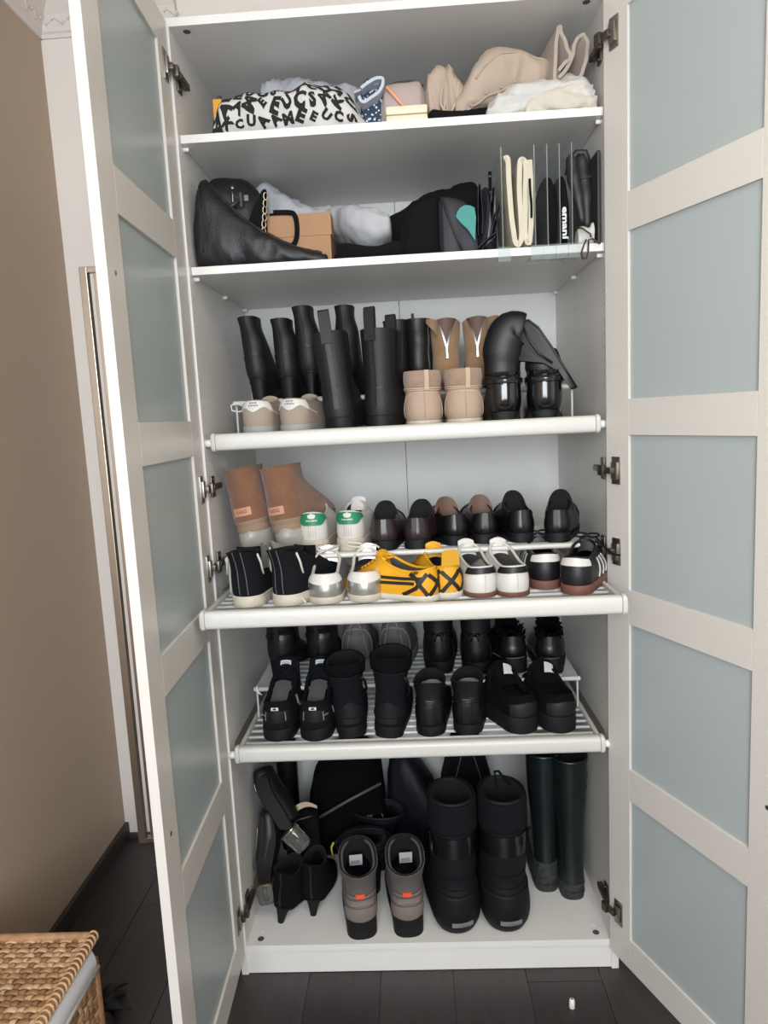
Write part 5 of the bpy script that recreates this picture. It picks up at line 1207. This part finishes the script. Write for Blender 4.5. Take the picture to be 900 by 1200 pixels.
o = Heap([(.31, Z1, 2.14, .03, .06), (.34, Z1, 2.16, .024, .07), (.39, Z1, 2.17, .022, .07), (.44, Z1, 2.172, .022, .07), (.468, Z1, 2.15, .03, .06)], Z1, 45, .011, 24, dirv=(.6, 1, 2)).build('cream_shirt', CREAM); tag(o, 'cream shirt folded in front of the white shirts', 'cloth')

# ================================================================== ROOM OBJECTS
WICK = [M('cane_%d' % i, c, .6, bump=.3, bscale=160, var=.25, vscale=60) for i, c in enumerate(('a27c58', '8b6544', 'b99873'))]
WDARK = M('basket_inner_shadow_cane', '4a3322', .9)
LINR = M('white_cotton_liner', 'd3d3d6', .9, bump=.3, bscale=500)
bx0, bx1, by0, by1, bz = -1.06, -.706, -.83, -.33, .40
t = thing('laundry_basket', 'lidded wicker laundry basket with white cotton liner', 'basket', None, (bx0+bx1)/2, (by0+by1)/2, 0)
ox, oy = t.location.x, t.location.y; hx, hy = (bx1-bx0)/2, (by1-by0)/2
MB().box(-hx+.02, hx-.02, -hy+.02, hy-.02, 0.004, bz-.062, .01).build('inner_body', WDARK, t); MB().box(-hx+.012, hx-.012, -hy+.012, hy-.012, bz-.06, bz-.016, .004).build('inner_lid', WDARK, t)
def strand(p0, p1, n, amp, ph, up, w_, th, mb):
    p0, p1, up = Vector(p0), Vector(p1), Vector(up); d = (p1-p0).normalized(); sd = d.cross(up)*w_/2; rings = []
    k = n*4
    for i in range(k+1):
        f = i/k; c = p0.lerp(p1, f)+up*amp*sin(pi*f*n+ph); rings.append([c+sd+up*th*.3, c+sd*.6+up*th, c-sd*.6+up*th, c-sd+up*th*.3, c-sd-up*th*.4, c+sd-up*th*.4])
    mb.loft(rings, True, True)
def weave(name, org, ua, va, lu, lv, up, parent, cu=.019, cv=.0135, seed=0):
    org, ua, va = Vector(org), Vector(ua), Vector(va); nu = int(lu/cu); nv = int(lv/cv); rnd = random.Random(seed); mbs = [MB(), MB(), MB()]
    for i in range(nu):
        a = org+ua*(i+.5)*lu/nu; strand(a, a+va*lv, nv, .0028, (i % 2)*pi+pi/2*0, up, cu*rnd.uniform(.5, .72), .0022, mbs[rnd.randrange(3)])
    for j in range(nv):
        a = org+va*(j+.5)*lv/nv; strand(a, a+ua*lu, nu, .0028, (j % 2)*pi+pi, up, cv*rnd.uniform(.7, .98), .0022, mbs[rnd.randrange(3)])
    for k in range(3):
        o = mbs[k].build(name, WICK[k], parent, True); o['kind'] = 'stuff'
weave('lid_weave', (-hx+.006, -hy+.006, bz-.012), (1, 0, 0), (0, 1, 0), 2*hx-.016, 2*hy-.012, (0, 0, 1), t, seed=1)
weave('side_weave', (hx-.01, -hy+.004, .0), (0, 1, 0), (0, 0, 1), 2*hy-.012, bz-.06, (1, 0, 0), t, .021, .016, 2)
weave('back_weave', (hx-.01, hy-.01, .0), (-1, 0, 0), (0, 0, 1), 2*hx-.016, bz-.06, (0, 1, 0), t, .021, .016, 3)
weave('lid_back_weave', (hx-.012, hy-.01, bz-.055), (-1, 0, 0), (0, 0, 1), 2*hx-.02, .04, (0, 1, 0), t, .021, .016, 4)
MB().tube([(-hx, hy-.006, bz-.008), (hx-.004, hy-.006, bz-.008)], .009, 10).build('lid_rim', WICK[0], t, True); MB().tube([(hx-.004, hy-.002, bz-.008), (hx-.004, -hy, bz-.008)], .009, 10).build('lid_rim', WICK[0], t, True)
mb = MB()
for k in range(40):
    y = -hy+.006+k*.0125; mb.tube([(hx-.004+.0102*cos(q*pi/5), y+.003*sin(q*pi/5), bz-.008+.0102*sin(q*pi/5)) for q in range(10)], .0024, 5, closed=True)
o = mb.build('rim_wrapping', WICK[2], t, True); o['kind'] = 'stuff'
MB().tube([(hx-.008, hy-.008, 0), (hx-.008, hy-.008, bz-.06)], .009, 8).build('corner_post', WICK[1], t, True)
m = MB(); m.grid(lambda u, v: Vector((hx+.001+.006*sin(v*pi)+.004*v, lerp(-hy, hy-.03, u), bz-.02-.05*v)), 12, 7); m.grid(lambda u, v: Vector((hx-.003+.004*v, lerp(hy-.03, -hy, u), bz-.02-.05*v)), 12, 7); m.build('liner_band', LINR, t, True)
MB().tube([(hx+.006, hy-.018, bz-.069), (hx+.007, 0, bz-.071), (hx+.006, -hy, bz-.07)], .0042, 8).build('liner_hem', LINR, t, True)
t = thing('dark_tassel', 'dark feathery tassel lying on the floor beside the basket', 'tassel', None, -.845, -.1, .0)
rnd = random.Random(5)
for k in range(9):
    a = rad(-70+k*18+rnd.uniform(-8, 8)); L_ = rnd.uniform(.06, .11); d = Vector((cos(a), sin(a), 0)); s_ = Vector((-d.y, d.x, 0)); rings = []
    for i in range(9):
        f = i/8; c = d*L_*f+Vector((0, -.06+k*.008, .006+.02*sin(f*pi))); w_ = .014*sin(pi*min(1, .08+f*.92))**.8; rings.append([c+s_*w_, c+Vector((0, 0, .003)), c-s_*w_, c-Vector((0, 0, .001))])
    MB().loft(rings, True, True).build('blade', BLKM, t, True)
t = thing('floor_cap', 'tiny white plastic cap standing on the dark floor', 'cap', None, .35, -.12, 0)
m = MB(); m.loft([[(r_*cos(2*pi*j/16), r_*sin(2*pi*j/16), z) for j in range(16)] for r_, z in ((.0065, 0), (.0072, .001), (.007, .018), (.0055, .0225), (.003, .024), (.003, .021))], True, True); m.build('shell', PLAST, t, 'auto'); MB().cyl((0, 0, .0215), (0, 0, .0245), .0022).build('tip', DARKP, t, True)
t = thing('white_bin', 'white storage box on a dark base behind the left door', 'box', None, -.607, .13, 0)
MB().box(-.085, .085, -.12, .12, 0.0, .03, .003).build('base', DARKP, t, 'auto'); MB().box(-.092, .092, -.125, .125, 0.03, .12, .004).build('body', WHITE, t, 'auto'); MB().box(-.095, .095, -.128, .128, 0.12, .132, .003).build('lid', WHITE, t, 'auto')
